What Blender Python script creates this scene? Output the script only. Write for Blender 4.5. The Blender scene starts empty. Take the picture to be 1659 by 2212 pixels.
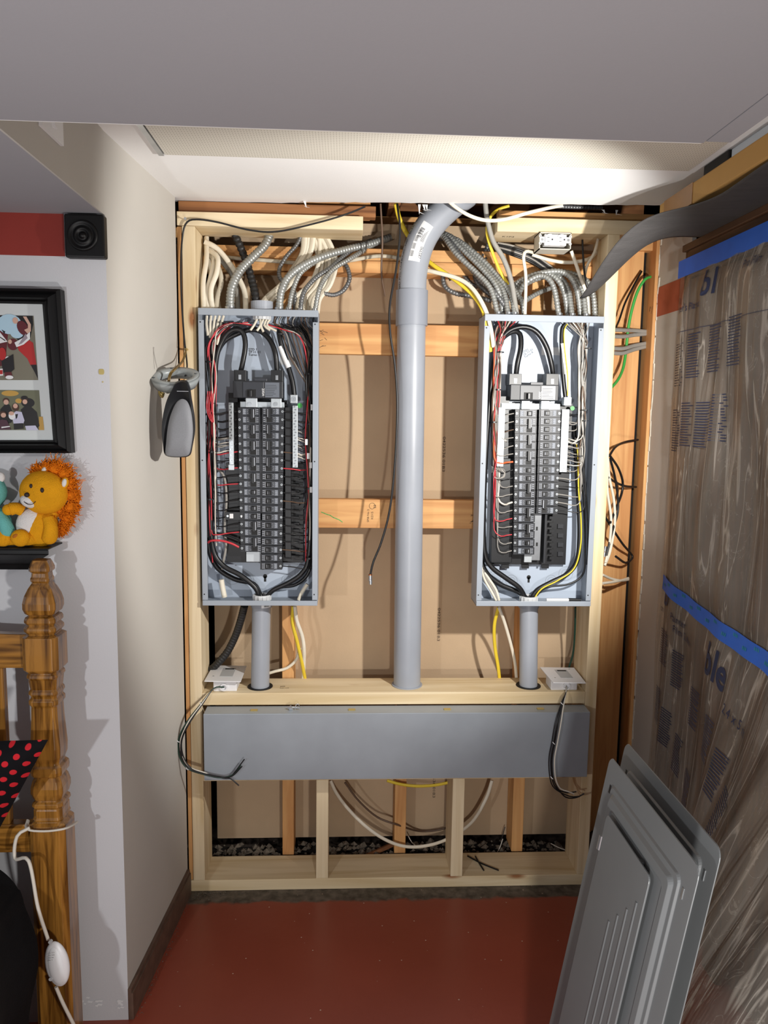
import bpy, bmesh, math, random
from mathutils import Vector, Matrix
random.seed(7)
SC = bpy.context.scene
COL = SC.collection
# ---------------------------------------------------------------- camera
IW, IH, FPX = 1659.0, 2212.0, 1650.0
_p, _y, _r = math.radians(7.15), math.radians(2.92), math.radians(-0.83)
CAM = Vector((0, 0, 1.57))
FWD = Vector((math.sin(_y)*math.cos(_p), math.cos(_y)*math.cos(_p), -math.sin(_p)))
_ri = Vector((math.cos(_y), -math.sin(_y), 0)); _dn = FWD.cross(_ri)
RGT = math.cos(_r)*_ri + math.sin(_r)*_dn
DWN = -math.sin(_r)*_ri + math.cos(_r)*_dn
cd = bpy.data.cameras.new('camera'); cam = bpy.data.objects.new('camera', cd); COL.objects.link(cam)
cd.sensor_fit = 'VERTICAL'; cd.sensor_height = 36.0; cd.lens = FPX/IH*36.0; cd.clip_start = 0.02
UP = -DWN
cam.matrix_world = Matrix(((RGT.x, UP.x, -FWD.x, CAM.x), (RGT.y, UP.y, -FWD.y, CAM.y), (RGT.z, UP.z, -FWD.z, CAM.z), (0, 0, 0, 1)))
SC.camera = cam
def ray(a, b): return (a-IW/2)/FPX*RGT + (b-IH/2)/FPX*DWN + FWD
def P(a, b, Y): v = ray(a, b); return CAM + v*(Y/v.y)          # photo pixel on the upright plane y = Y
def PX(a, b, X): v = ray(a, b); return CAM + v*(X/v.x)
def PZ(a, b, Z): v = ray(a, b); return CAM + v*((Z-CAM.z)/v.z)
# ---------------------------------------------------------------- view, world, lamps
SC.view_settings.view_transform = 'Standard'; SC.view_settings.look = 'None'
SC.view_settings.gamma = 1.0; SC.view_settings.use_curve_mapping = False
SC.view_settings.exposure = 0.7
wd = bpy.data.worlds.new('world'); SC.world = wd; wd.use_nodes = True
wd.node_tree.nodes['Background'].inputs[0].default_value = (0.95, 0.97, 1.0, 1)
wd.node_tree.nodes['Background'].inputs[1].default_value = 0.13
def spot(name, loc, tgt, power, angle, blend, size, color=(1, 1, 1)):
    l = bpy.data.lights.new(name, 'SPOT'); l.energy = power; l.spot_size = math.radians(angle); l.spot_blend = blend
    l.shadow_soft_size = size; l.color = color
    o = bpy.data.objects.new(name, l); COL.objects.link(o); o.location = loc
    o.rotation_euler = (Vector(tgt)-Vector(loc)).to_track_quat('-Z', 'Y').to_euler(); return o
def point(name, loc, power, size, color=(1, 1, 1)):
    l = bpy.data.lights.new(name, 'POINT'); l.energy = power; l.shadow_soft_size = size; l.color = color
    o = bpy.data.objects.new(name, l); COL.objects.link(o); o.location = loc; return o
spot('work_lamp_right', (0.79, 1.30, 1.66), (0.18, 2.5, 1.62), 57, 96, 0.38, 0.02, (1, 0.97, 0.92))
point('work_lamp_low', (0.22, 0.35, 0.75), 24, 0.03, (1, 0.97, 0.93))
point('work_lamp_left', (-0.92, 0.10, 1.22), 19, 0.02, (0.97, 0.98, 1.0))

# ---------------------------------------------------------------- materials
def lin(c):
    c = c/255.0
    return c/12.92 if c <= 0.04045 else ((c+0.055)/1.055)**2.4
def S(r, g, b): return (lin(r), lin(g), lin(b), 1)
MATS = {}
def mat(name, col, rough=0.6, metal=0.0, var=0.0, scale=12.0, bump=0.0, bscale=60.0, spec=0.5, stretch=(1, 1, 1), coat=0.0):
    m = bpy.data.materials.new(name); m.use_nodes = True; nt = m.node_tree; N = nt.nodes; L = nt.links
    b = N['Principled BSDF']; b.inputs['Base Color'].default_value = col
    b.inputs['Roughness'].default_value = rough; b.inputs['Metallic'].default_value = metal
    b.inputs['Specular IOR Level'].default_value = spec; b.inputs['Coat Weight'].default_value = coat
    if var or bump:
        tc = N.new('ShaderNodeTexCoord'); mp = N.new('ShaderNodeMapping'); mp.inputs['Scale'].default_value = stretch
        L.new(tc.outputs['Object'], mp.inputs[0])
    if var:
        n = N.new('ShaderNodeTexNoise'); n.inputs['Scale'].default_value = scale; n.inputs['Detail'].default_value = 5
        L.new(mp.outputs[0], n.inputs['Vector'])
        r = N.new('ShaderNodeValToRGB'); e = r.color_ramp.elements
        e[0].position = 0.3; e[1].position = 0.7
        e[0].color = tuple(c*(1-var) for c in col[:3])+(1,); e[1].color = tuple(min(1, c*(1+var)) for c in col[:3])+(1,)
        L.new(n.outputs['Fac'], r.inputs[0]); L.new(r.outputs[0], b.inputs['Base Color'])
    if bump:
        n2 = N.new('ShaderNodeTexNoise'); n2.inputs['Scale'].default_value = bscale; n2.inputs['Detail'].default_value = 4
        L.new(mp.outputs[0], n2.inputs['Vector'])
        bp = N.new('ShaderNodeBump'); bp.inputs['Strength'].default_value = bump; bp.inputs['Distance'].default_value = 0.004
        L.new(n2.outputs['Fac'], bp.inputs['Height']); L.new(bp.outputs[0], b.inputs['Normal'])
    MATS[name] = m; return m
def wood(name, light, dark, knot, axis, rough=0.6, grain=1.0, coat=0.0):
    m = bpy.data.materials.new(name); m.use_nodes = True; nt = m.node_tree; N = nt.nodes; L = nt.links
    b = N['Principled BSDF']; b.inputs['Roughness'].default_value = rough; b.inputs['Coat Weight'].default_value = coat
    tc = N.new('ShaderNodeTexCoord'); oi = N.new('ShaderNodeObjectInfo')
    mul = N.new('ShaderNodeMath'); mul.operation = 'MULTIPLY'; mul.inputs[1].default_value = 37.0
    L.new(oi.outputs['Random'], mul.inputs[0])
    add = N.new('ShaderNodeVectorMath'); add.operation = 'ADD'
    L.new(tc.outputs['Object'], add.inputs[0]); L.new(mul.outputs[0], add.inputs[1])
    sc = [26*grain]*3; sc[axis] = 1.6*grain
    mp = N.new('ShaderNodeMapping'); mp.inputs['Scale'].default_value = sc; L.new(add.outputs[0], mp.inputs[0])
    n = N.new('ShaderNodeTexNoise'); n.inputs['Scale'].default_value = 1.0; n.inputs['Detail'].default_value = 6; n.inputs['Distortion'].default_value = 0.9
    L.new(mp.outputs[0], n.inputs['Vector'])
    r = N.new('ShaderNodeValToRGB'); e = r.color_ramp.elements
    e[0].position = 0.34; e[1].position = 0.62; e[0].color = dark; e[1].color = light
    L.new(n.outputs['Fac'], r.inputs[0])
    ks = [9.0]*3; ks[axis] = 3.2
    mk = N.new('ShaderNodeMapping'); mk.inputs['Scale'].default_value = ks; L.new(add.outputs[0], mk.inputs[0])
    v = N.new('ShaderNodeTexVoronoi'); v.inputs['Scale'].default_value = 1.0; L.new(mk.outputs[0], v.inputs['Vector'])
    kr = N.new('ShaderNodeValToRGB'); k = kr.color_ramp.elements
    k[0].position = 0.05; k[1].position = 0.13; k[0].color = (1, 1, 1, 1); k[1].color = (0, 0, 0, 1)
    L.new(v.outputs['Distance'], kr.inputs[0])
    mx = N.new('ShaderNodeMixRGB'); mx.inputs['Color2'].default_value = knot
    L.new(kr.outputs[0], mx.inputs['Fac']); L.new(r.outputs[0], mx.inputs['Color1'])
    L.new(mx.outputs[0], b.inputs['Base Color'])
    bp = N.new('ShaderNodeBump'); bp.inputs['Strength'].default_value = 0.15; bp.inputs['Distance'].default_value = 0.002
    L.new(n.outputs['Fac'], bp.inputs['Height']); L.new(bp.outputs[0], b.inputs['Normal'])
    MATS[name] = m; return m
PINE = [wood('pine_%s' % a, S(228, 210, 176), S(204, 180, 138), S(150, 100, 60), i, 0.65, 0.8) for i, a in enumerate('xyz')]
FIR = [wood('fir_%s' % a, S(214, 164, 106), S(190, 134, 80), S(96, 52, 26), i, 0.65, 1.2) for i, a in enumerate('xyz')]
OLDW = [wood('old_%s' % a, S(150, 100, 58), S(104, 62, 32), S(60, 32, 16), i, 0.75, 1.2) for i, a in enumerate('xyz')]
OAK = [wood('oak_%s' % a, S(164, 114, 48), S(88, 54, 16), S(52, 28, 8), i, 0.28, 2.6, 0.4) for i, a in enumerate('xyz')]
DARKW = [wood('dark_wood_%s' % a, S(90, 60, 38), S(54, 34, 20), S(24, 15, 9), i, 0.6, 1.2) for i, a in enumerate('xyz')]
mat('drywall_back', S(188, 163, 133), 0.9, 0, 0.06, 5, 0.1, 160)
mat('wall_grey', S(200, 201, 205), 0.75, 0, 0.02, 3, 0.06, 220)
mat('wall_cream', S(188, 184, 177), 0.75, 0, 0.03, 3, 0.06, 220)
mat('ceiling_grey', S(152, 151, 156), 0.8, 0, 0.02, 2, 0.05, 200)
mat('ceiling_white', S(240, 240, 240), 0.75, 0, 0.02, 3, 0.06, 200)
mat('paint_red', S(140, 44, 34), 0.7, 0, 0.05, 8, 0.05, 200)
mat('paint_red_right', S(166, 82, 54), 0.8, 0, 0.08, 20)
mat('plaster_edge', S(206, 196, 180), 0.95, 0, 0.12, 60, 0.5, 120)
mat('brown_trim', S(92, 70, 58), 0.55, 0, 0.25, 30, 0.2, 60)
mat('void_dark', S(22, 18, 15), 0.95)  # near-black that stands in for unlit space
mat('panel_steel', S(150, 158, 168), 0.42, 0.0, 0.03, 6)
mat('panel_back', S(172, 183, 198), 0.38, 0.0, 0.02, 6)
mat('wireway_steel', S(146, 153, 161), 0.36, 0.1, 0.07, 7, 0.04, 40)
mat('zinc', S(190, 194, 198), 0.3, 0.9, 0.08, 30)
mat('tin', S(188, 194, 198), 0.42, 0.7, 0.05, 40)
mat('brass', S(190, 170, 110), 0.35, 0.8)
mat('pvc_grey', S(152, 157, 166), 0.38, 0, 0.05, 8, 0.02, 30)
mat('pvc_collar', S(140, 145, 155), 0.42, 0, 0.03, 8)
mat('pvc_white', S(212, 214, 216), 0.45)
mat('flex_grey', S(158, 160, 157), 0.38, 0.5, 0.12, 60)
mat('flex_dark', S(112, 113, 114), 0.38, 0.5, 0.2, 60)
mat('flex_black', S(34, 34, 35), 0.45)
mat('wire_black', S(20, 20, 22), 0.38)
mat('wire_red', S(196, 52, 62), 0.4)
mat('wire_white', S(214, 208, 196), 0.5)
mat('wire_grey', S(150, 146, 140), 0.5)
mat('wire_green', S(60, 160, 70), 0.4)
mat('wire_dark_green', S(20, 52, 40), 0.4)
mat('wire_orange', S(206, 96, 50), 0.45)
mat('wire_brown', S(92, 70, 54), 0.5)
mat('copper', S(180, 110, 70), 0.35, 0.8)
mat('nm_white', S(226, 218, 200), 0.55, 0, 0.05, 25)
mat('nm_dirty', S(188, 178, 158), 0.6, 0, 0.18, 25)
mat('nm_grey', S(150, 148, 142), 0.55, 0, 0.06, 25)
mat('nm_yellow', S(226, 198, 54), 0.5, 0, 0.06, 25)
mat('plastic_black', S(24, 25, 28), 0.4, 0, 0.1, 80)
mat('breaker_body', S(36, 38, 43), 0.45, 0, 0.1, 120)
mat('breaker_face', S(46, 49, 56), 0.42)
mat('breaker_print', S(172, 176, 184), 0.6)
mat('breaker_label', S(98, 104, 114), 0.5)
mat('void_black', S(6, 6, 7), 0.6)
mat('label_white', S(226, 228, 230), 0.5)
mat('label_grey', S(178, 180, 182), 0.5)
mat('ink_black', S(30, 30, 32), 0.7)
mat('ink_brown', S(74, 62, 52), 0.9)
mat('ink_blue', S(34, 42, 72), 0.7)
mat('plastic_white', S(224, 224, 226), 0.4)
mat('plastic_cream', S(200, 194, 180), 0.5)
mat('speaker_black', S(26, 27, 30), 0.35)
mat('speaker_silver', S(118, 120, 125), 0.6, 0.1, 0.05, 300)
mat('speaker_ring', S(150, 156, 158), 0.4, 0.1)
mat('speaker_cable', S(120, 96, 52), 0.4, 0.2)
mat('frame_black', S(9, 9, 10), 0.45, 0, 0, spec=0.35)
mat('mat_board', S(206, 212, 212), 0.8)
mat('cloth_black', S(12, 12, 15), 0.95, 0, 0.2, 20, 0.3, 300, 0.2)
mat('plush_gold', S(228, 160, 30), 0.95, 0, 0.08, 40, 0.6, 400, 0.1)
mat('plush_orange', S(222, 120, 22), 0.95, 0, 0.2, 90, 0.8, 300, 0.1)
mat('plush_white', S(226, 224, 222), 0.95, 0, 0.03, 40, 0.5, 400, 0.1)
mat('plush_teal', S(112, 186, 180), 0.95, 0, 0.06, 40, 0.5, 400, 0.1)
mat('plush_brown', S(184, 108, 30), 0.95)
mat('thread_dark', S(40, 26, 22), 0.6)
mat('nose_pink', S(190, 76, 70), 0.6)
mat('cardboard', S(176, 136, 76), 0.8, 0, 0.06, 6, 0.1, 40)
mat('cardboard_tape', S(146, 104, 56), 0.45, 0, 0.05, 30)
mat('felt_grey', S(64, 62, 62), 0.85, 0, 0.12, 9, 0.3, 50, stretch=(1, 6, 6))
mat('box_black', S(20, 20, 20), 0.7)
mat('box_blue_white', S(196, 206, 216), 0.6, 0, 0.04, 10)
mat('tape_blue', S(38, 96, 196), 0.6, 0, 0.06, 20)
mat('ink_teal', S(40, 130, 150), 0.7)
mat('cover_steel', S(108, 111, 113), 0.42, 0.15, 0.03, 10)
mat('cover_back', S(92, 100, 106), 0.4, 0.15, 0.03, 10)
mat('rubble', S(100, 91, 80), 0.95, 0, 0.3, 60, 0.5, 100)
mat('skin_tone', S(206, 168, 150), 0.8)
mat('print_red', S(176, 34, 34), 0.5); mat('print_blue', S(176, 208, 226), 0.5); mat('print_olive', S(120, 116, 100), 0.5)
mat('print_dark', S(20, 16, 18), 0.5); mat('print_maroon', S(92, 26, 34), 0.5); mat('print_foliage', S(104, 106, 84), 0.5)
mat('print_autumn', S(190, 150, 70), 0.5); mat('print_hair', S(70, 42, 28), 0.5); mat('print_plum', S(74, 40, 56), 0.5)
mat('print_lilac', S(190, 190, 214), 0.5); mat('print_grey', S(150, 140, 150), 0.5)
mat('glass_dull', S(190, 186, 176), 0.2)

def floor_material():
    m = bpy.data.materials.new('floor_paint'); m.use_nodes = True; nt = m.node_tree; N = nt.nodes; L = nt.links
    b = N['Principled BSDF']; b.inputs['Roughness'].default_value = 0.34
    tc = N.new('ShaderNodeTexCoord')
    n = N.new('ShaderNodeTexNoise'); n.inputs['Scale'].default_value = 2.5; n.inputs['Detail'].default_value = 6; L.new(tc.outputs['Object'], n.inputs['Vector'])
    r = N.new('ShaderNodeValToRGB'); e = r.color_ramp.elements; e[0].position = .3; e[1].position = .7
    e[0].color = S(128, 57, 41); e[1].color = S(140, 65, 48); L.new(n.outputs['Fac'], r.inputs[0])
    # bare concrete beyond the paint edge, and white paint specks
    sx = N.new('ShaderNodeSeparateXYZ'); L.new(tc.outputs['Object'], sx.inputs[0])
    n2 = N.new('ShaderNodeTexNoise'); n2.inputs['Scale'].default_value = 14; n2.inputs['Detail'].default_value = 4; L.new(tc.outputs['Object'], n2.inputs['Vector'])
    ad = N.new('ShaderNodeMath'); ad.operation = 'MULTIPLY_ADD'; ad.inputs[1].default_value = 0.05; L.new(n2.outputs['Fac'], ad.inputs[0]); L.new(sx.outputs['Y'], ad.inputs[2])
    th = N.new('ShaderNodeMapRange'); th.inputs['From Min'].default_value = 1.485; th.inputs['From Max'].default_value = 1.497; L.new(ad.outputs[0], th.inputs['Value'])
    cn = N.new('ShaderNodeTexNoise'); cn.inputs['Scale'].default_value = 45; cn.inputs['Detail'].default_value = 8; L.new(tc.outputs['Object'], cn.inputs['Vector'])
    cr = N.new('ShaderNodeValToRGB'); c = cr.color_ramp.elements; c[0].position = .35; c[1].position = .7; c[0].color = S(50, 43, 39); c[1].color = S(98, 88, 80); L.new(cn.outputs['Fac'], cr.inputs[0])
    mx = N.new('ShaderNodeMixRGB'); L.new(th.outputs[0], mx.inputs['Fac']); L.new(r.outputs[0], mx.inputs['Color1']); L.new(cr.outputs[0], mx.inputs['Color2'])
    v = N.new('ShaderNodeTexVoronoi'); v.inputs['Scale'].default_value = 26; L.new(tc.outputs['Object'], v.inputs['Vector'])
    vr = N.new('ShaderNodeValToRGB'); k = vr.color_ramp.elements; k[0].position = .045; k[1].position = .06; k[0].color = (1, 1, 1, 1); k[1].color = (0, 0, 0, 1); L.new(v.outputs['Distance'], vr.inputs[0])
    m2 = N.new('ShaderNodeMixRGB'); m2.inputs['Color2'].default_value = S(190, 165, 150); L.new(vr.outputs[0], m2.inputs['Fac']); L.new(mx.outputs[0], m2.inputs['Color1'])
    L.new(m2.outputs[0], b.inputs['Base Color'])
    bp = N.new('ShaderNodeBump'); bp.inputs['Strength'].default_value = .12; bp.inputs['Distance'].default_value = .004; L.new(cn.outputs['Fac'], bp.inputs['Height']); L.new(bp.outputs[0], b.inputs['Normal'])
    MATS['floor_paint'] = m
floor_material()
def plastic_material():
    m = bpy.data.materials.new('poly_sheet'); m.use_nodes = True; nt = m.node_tree; N = nt.nodes; L = nt.links
    b = N['Principled BSDF']; b.inputs['Base Color'].default_value = S(188, 180, 170); b.inputs['Roughness'].default_value = 0.25
    tr = N.new('ShaderNodeBsdfTransparent'); tr.inputs[0].default_value = (.88, .85, .81, 1)
    tc = N.new('ShaderNodeTexCoord')
    def noise(sc, scale, det, dist):
        mp = N.new('ShaderNodeMapping'); mp.inputs['Scale'].default_value = sc; L.new(tc.outputs['Object'], mp.inputs[0])
        n = N.new('ShaderNodeTexNoise'); n.inputs['Scale'].default_value = scale; n.inputs['Detail'].default_value = det; n.inputs['Distortion'].default_value = dist
        L.new(mp.outputs[0], n.inputs['Vector']); return n.outputs['Fac']
    def rng(src, a0, a1, b0, b1):
        r = N.new('ShaderNodeMapRange'); r.inputs['From Min'].default_value = a0; r.inputs['From Max'].default_value = a1; r.inputs['To Min'].default_value = b0; r.inputs['To Max'].default_value = b1
        L.new(src, r.inputs['Value']); return r.outputs[0]
    def math_(op, x, y):
        q = N.new('ShaderNodeMath'); q.operation = op
        for i, k in enumerate((x, y)):
            if isinstance(k, (int, float)): q.inputs[i].default_value = k
            else: L.new(k, q.inputs[i])
        return q.outputs[0]
    veil = rng(noise((1, 2.2, 1), 2.2, 4, .4), .35, .72, .17, .44)
    streak = noise((1, 9, 1.1), 1.5, 3, .8)                              # folds hanging down the film
    crease = rng(math_('ABSOLUTE', math_('SUBTRACT', streak, .5), 0), .0, .020, .40, 0)  # doubled film along folds, with crease highlights put into the opacity
    cr2 = rng(math_('ABSOLUTE', math_('SUBTRACT', noise((1, 4, 3), 2.6, 5, 1.5), .5), 0), .0, .006, .18, 0)
    tot = math_('MINIMUM', math_('ADD', veil, math_('ADD', crease, cr2)), .9)
    mx = N.new('ShaderNodeMixShader'); L.new(tot, mx.inputs[0]); L.new(tr.outputs[0], mx.inputs[1]); L.new(b.outputs[0], mx.inputs[2])
    bp = N.new('ShaderNodeBump'); bp.inputs['Strength'].default_value = .6; bp.inputs['Distance'].default_value = .02; L.new(streak, bp.inputs['Height']); L.new(bp.outputs[0], b.inputs['Normal'])
    L.new(mx.outputs[0], N['Material Output'].inputs[0]); MATS['poly_sheet'] = m
plastic_material()
def mesh_panel_material():
    m = mat('perforated', S(206, 202, 190), 0.7)
    nt = m.node_tree; N = nt.nodes; L = nt.links; b = N['Principled BSDF']
    tc = N.new('ShaderNodeTexCoord'); mp = N.new('ShaderNodeMapping'); mp.inputs['Scale'].default_value = (150, 90, 1); L.new(tc.outputs['Object'], mp.inputs[0])
    v = N.new('ShaderNodeTexVoronoi'); v.inputs['Scale'].default_value = 1; v.inputs['Randomness'].default_value = 0; L.new(mp.outputs[0], v.inputs['Vector'])
    r = N.new('ShaderNodeValToRGB'); e = r.color_ramp.elements; e[0].position = .2; e[1].position = .32; e[0].color = S(184, 179, 167); e[1].color = S(214, 210, 199)
    L.new(v.outputs['Distance'], r.inputs[0]); L.new(r.outputs[0], b.inputs['Base Color'])
mesh_panel_material()
def dots_material():
    m = mat('polka', S(14, 13, 17), 0.9, spec=0.2); nt = m.node_tree; N = nt.nodes; L = nt.links; b = N['Principled BSDF']
    tc = N.new('ShaderNodeTexCoord'); mp = N.new('ShaderNodeMapping'); mp.inputs['Scale'].default_value = (40, 0.001, 40); mp.inputs['Rotation'].default_value = (0, .6, 0); L.new(tc.outputs['Object'], mp.inputs[0])
    v = N.new('ShaderNodeTexVoronoi'); v.inputs['Scale'].default_value = 1; v.inputs['Randomness'].default_value = .12; L.new(mp.outputs[0], v.inputs['Vector'])
    r = N.new('ShaderNodeValToRGB'); e = r.color_ramp.elements; e[0].position = .24; e[1].position = .27; e[0].color = S(196, 36, 46); e[1].color = S(14, 13, 17)
    L.new(v.outputs['Distance'], r.inputs[0]); L.new(r.outputs[0], b.inputs['Base Color'])
dots_material()

# ---------------------------------------------------------------- geometry helpers
class MB:
    def __init__(s): s.v = []; s.f = []; s.m = []; s.sm = []
    def add(s, vs, fs, mi=0, smooth=False):
        o = len(s.v); s.v += [Vector(q) for q in vs]; s.f += [tuple(i+o for i in q) for q in fs]
        s.m += [mi]*len(fs); s.sm += [smooth]*len(fs); return s
    def box(s, x0, x1, y0, y1, z0, z1, mi=0):
        x0, x1 = sorted((x0, x1)); y0, y1 = sorted((y0, y1)); z0, z1 = sorted((z0, z1))
        return s.add([(x0,y0,z0),(x1,y0,z0),(x1,y1,z0),(x0,y1,z0),(x0,y0,z1),(x1,y0,z1),(x1,y1,z1),(x0,y1,z1)],
            [(0,3,2,1),(4,5,6,7),(0,1,5,4),(1,2,6,5),(2,3,7,6),(3,0,4,7)], mi)
    def obox(s, c, ax, ay, az, mi=0):       # oriented box: centre and three half-axis vectors
        c, ax, ay, az = Vector(c), Vector(ax), Vector(ay), Vector(az); vs = []
        for k in (-1, 1):
            for i, j in ((-1,-1),(1,-1),(1,1),(-1,1)): vs.append(c+ax*i+ay*j+az*k)
        return s.add(vs, [(0,3,2,1),(4,5,6,7),(0,1,5,4),(1,2,6,5),(2,3,7,6),(3,0,4,7)], mi)
    def prism(s, pts, dv, mi=0):            # polygon points extruded along dv
        n = len(pts); dv = Vector(dv); a = [Vector(q) for q in pts]; b = [q+dv for q in a]
        return s.add(a+b, [tuple(range(n))[::-1], tuple(range(n, 2*n))]+[(i, (i+1) % n, n+(i+1) % n, n+i) for i in range(n)], mi)
    def cyl(s, a, b, r, seg=12, mi=0, r2=None, smooth=True):
        a, b = Vector(a), Vector(b); t = (b-a).normalized(); r2 = r if r2 is None else r2
        u = t.orthogonal().normalized(); w = t.cross(u); vs = []
        for q, rr in ((a, r), (b, r2)):
            for i in range(seg): g = 2*math.pi*i/seg; vs.append(q+(u*math.cos(g)+w*math.sin(g))*rr)
        s.add(vs, [(i, (i+1) % seg, seg+(i+1) % seg, seg+i) for i in range(seg)], mi, smooth)
        return s.add(vs, [tuple(range(seg))[::-1], tuple(range(seg, 2*seg))], mi)
    def ring(s, a, b, ro, ri, seg=20, mi=0):
        a, b = Vector(a), Vector(b); t = (b-a).normalized(); u = t.orthogonal().normalized(); w = t.cross(u); vs = []
        for q, rr in ((a, ro), (b, ro), (b, ri), (a, ri)):
            for i in range(seg): g = 2*math.pi*i/seg; vs.append(q+(u*math.cos(g)+w*math.sin(g))*rr)
        fs = []
        for k in range(4):
            k2 = (k+1) % 4
            for i in range(seg): j = (i+1) % seg; fs.append((k*seg+i, k*seg+j, k2*seg+j, k2*seg+i))
        return s.add(vs, fs, mi, False)
    def sphere(s, c, r, seg=16, rings=10, mi=0, rot=None):
        c = Vector(c); r = Vector(r) if not isinstance(r, (int, float)) else Vector((r, r, r)); vs = []; fs = []
        R = rot or Matrix.Identity(3)
        for j in range(rings+1):
            th = math.pi*j/rings
            for i in range(seg):
                ph = 2*math.pi*i/seg
                vs.append(c+R@Vector((r.x*math.sin(th)*math.cos(ph), r.y*math.sin(th)*math.sin(ph), r.z*math.cos(th))))
        for j in range(rings):
            for i in range(seg): k = (i+1) % seg; fs.append((j*seg+i, (j+1)*seg+i, (j+1)*seg+k, j*seg+k))
        return s.add(vs, fs, mi, True)
    def tube(s, pts, r, seg=8, mi=0, flat=1.0, step=0.012, rib=0.0, pitch=0.0075, caps=True):
        q = spline(pts, (pitch/4 if rib else step)); n = len(q)
        T = [(q[min(i+1, n-1)]-q[max(i-1, 0)]).normalized() for i in range(n)]
        ref = Vector((0, 1, 0))
        if flat == 1.0 or any(abs(t.y) > .93 for t in T):
            u = T[0].orthogonal().normalized() if abs(T[0].y) > .93 else (ref-T[0]*T[0].dot(ref)).normalized()
            U = [u]
            for i in range(1, n): u = (u-T[i]*u.dot(T[i])).normalized(); U.append(u)
        else: U = [(ref-t*t.dot(ref)).normalized() for t in T]
        vs = []; fs = []
        for i in range(n):
            w = T[i].cross(U[i]); rr = r(i/(n-1)) if callable(r) else r
            if rib: rr *= 1+rib*(1, .8, -1.25, .8)[i % 4]
            for k in range(seg): g = 2*math.pi*k/seg; vs.append(q[i]+U[i]*(math.cos(g)*rr*flat)+w*(math.sin(g)*rr))
        for i in range(n-1):
            for k in range(seg): j = (k+1) % seg; fs.append((i*seg+k, i*seg+j, (i+1)*seg+j, (i+1)*seg+k))
        s.add(vs, fs, mi, True)
        if caps: s.add([vs[k] for k in range(seg)]+vs[-seg:], [tuple(range(seg))[::-1], tuple(range(seg, 2*seg))], mi)
        return s
    def lathe(s, prof, c, seg=20, mi=0, sq=None):   # prof: (radius, z) list about the upright axis at c
        vs = []; fs = []; c = Vector(c); n = seg
        for rr, z in prof:
            for i in range(seg):
                g = 2*math.pi*i/seg
                if sq is None: vs.append(c+Vector((rr*math.cos(g), rr*math.sin(g), z)))
                else:
                    a, b = sq; x, y = SQ8[i]; vs.append(c+Vector((rr*x, rr*y, z)))
        for j in range(len(prof)-1):
            for i in range(n): k = (i+1) % n; fs.append((j*n+i, j*n+k, (j+1)*n+k, (j+1)*n+i))
        s.add(vs, fs, mi, sq is None)
        return s.add(vs[:n]+vs[-n:], [tuple(range(n))[::-1], tuple(range(n, 2*n))], mi)
    def grid(s, fn, nu, nv, mi=0, smooth=True):
        vs = [fn(i/nu, j/nv) for j in range(nv+1) for i in range(nu+1)]; w = nu+1
        return s.add(vs, [(j*w+i, j*w+i+1, (j+1)*w+i+1, (j+1)*w+i) for j in range(nv) for i in range(nu)], mi, smooth)
    def poly(s, pts, mi=0): return s.add(pts, [tuple(range(len(pts)))], mi)
    def mesh(s, name, mats, centre=True):
        if not s.v: raise ValueError(name)
        lo = Vector((min(v[i] for v in s.v) for i in range(3))); hi = Vector((max(v[i] for v in s.v) for i in range(3)))
        c = (lo+hi)/2 if centre else Vector((0, 0, 0))
        me = bpy.data.meshes.new(name); me.from_pydata([v-c for v in s.v], [], s.f)
        for k in (mats if isinstance(mats, (list, tuple)) else [mats]): me.materials.append(MATS[k] if isinstance(k, str) else k)
        me.polygons.foreach_set('material_index', s.m); me.polygons.foreach_set('use_smooth', s.sm); me.update()
        return me, c
SQ8 = [(-.72, -1), (.72, -1), (1, -.72), (1, .72), (.72, 1), (-.72, 1), (-1, .72), (-1, -.72)]
def spline(pts, step):
    p = [Vector(q) for q in pts]
    if len(p) == 2:
        n = max(2, int((p[1]-p[0]).length/step)+1); return [p[0].lerp(p[1], i/n) for i in range(n+1)]
    e = [p[0]*2-p[1]]+p+[p[-1]*2-p[-2]]; out = []
    for i in range(1, len(e)-2):
        a, b, c, d = e[i-1:i+3]; n = max(1, int((c-b).length*14/step/14)+1); n = min(max(n, 2), 400)
        for k in range(n):
            t = k/n; out.append(0.5*((2*b)+(c-a)*t+(2*a-5*b+4*c-d)*t*t+(3*b-a-3*c+d)*t**3))
    out.append(p[-1]); return out
def closed(pts, k=5):
    p = [Vector(q) for q in pts]; n = len(p); out = []
    for i in range(n):
        a, b, c, d = p[i-1], p[i], p[(i+1) % n], p[(i+2) % n]
        for j in range(k): t = j/k; out.append(0.5*((2*b)+(c-a)*t+(2*a-5*b+4*c-d)*t*t+(3*b-a-3*c+d)*t**3))
    return out
def tagit(o, label=None, cat=None, group=None, kind=None):
    if label: o['label'] = label
    if cat: o['category'] = cat
    if group: o['group'] = group
    if kind: o['kind'] = kind
    return o
def wloc(o):
    l = Vector(o.location)
    while o.parent: o = o.parent; l += Vector(o.location)
    return l
def obj(name, mb, mats, parent=None, label=None, cat=None, group=None, kind=None, bevel=0.0):
    me, c = mb.mesh(name, mats); o = bpy.data.objects.new(name, me); COL.objects.link(o)
    o.location = c-wloc(parent) if parent else c
    if parent: o.parent = parent
    if bevel:
        b = o.modifiers.new('bevel', 'BEVEL'); b.width = bevel; b.segments = 2; b.limit_method = 'ANGLE'
    return tagit(o, label, cat, group, kind)
def inst(name, me, loc, parent=None, scale=None):
    o = bpy.data.objects.new(name, me); COL.objects.link(o); o.location = Vector(loc)-wloc(parent) if parent else loc
    if parent: o.parent = parent
    if scale: o.scale = scale
    return o
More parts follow.
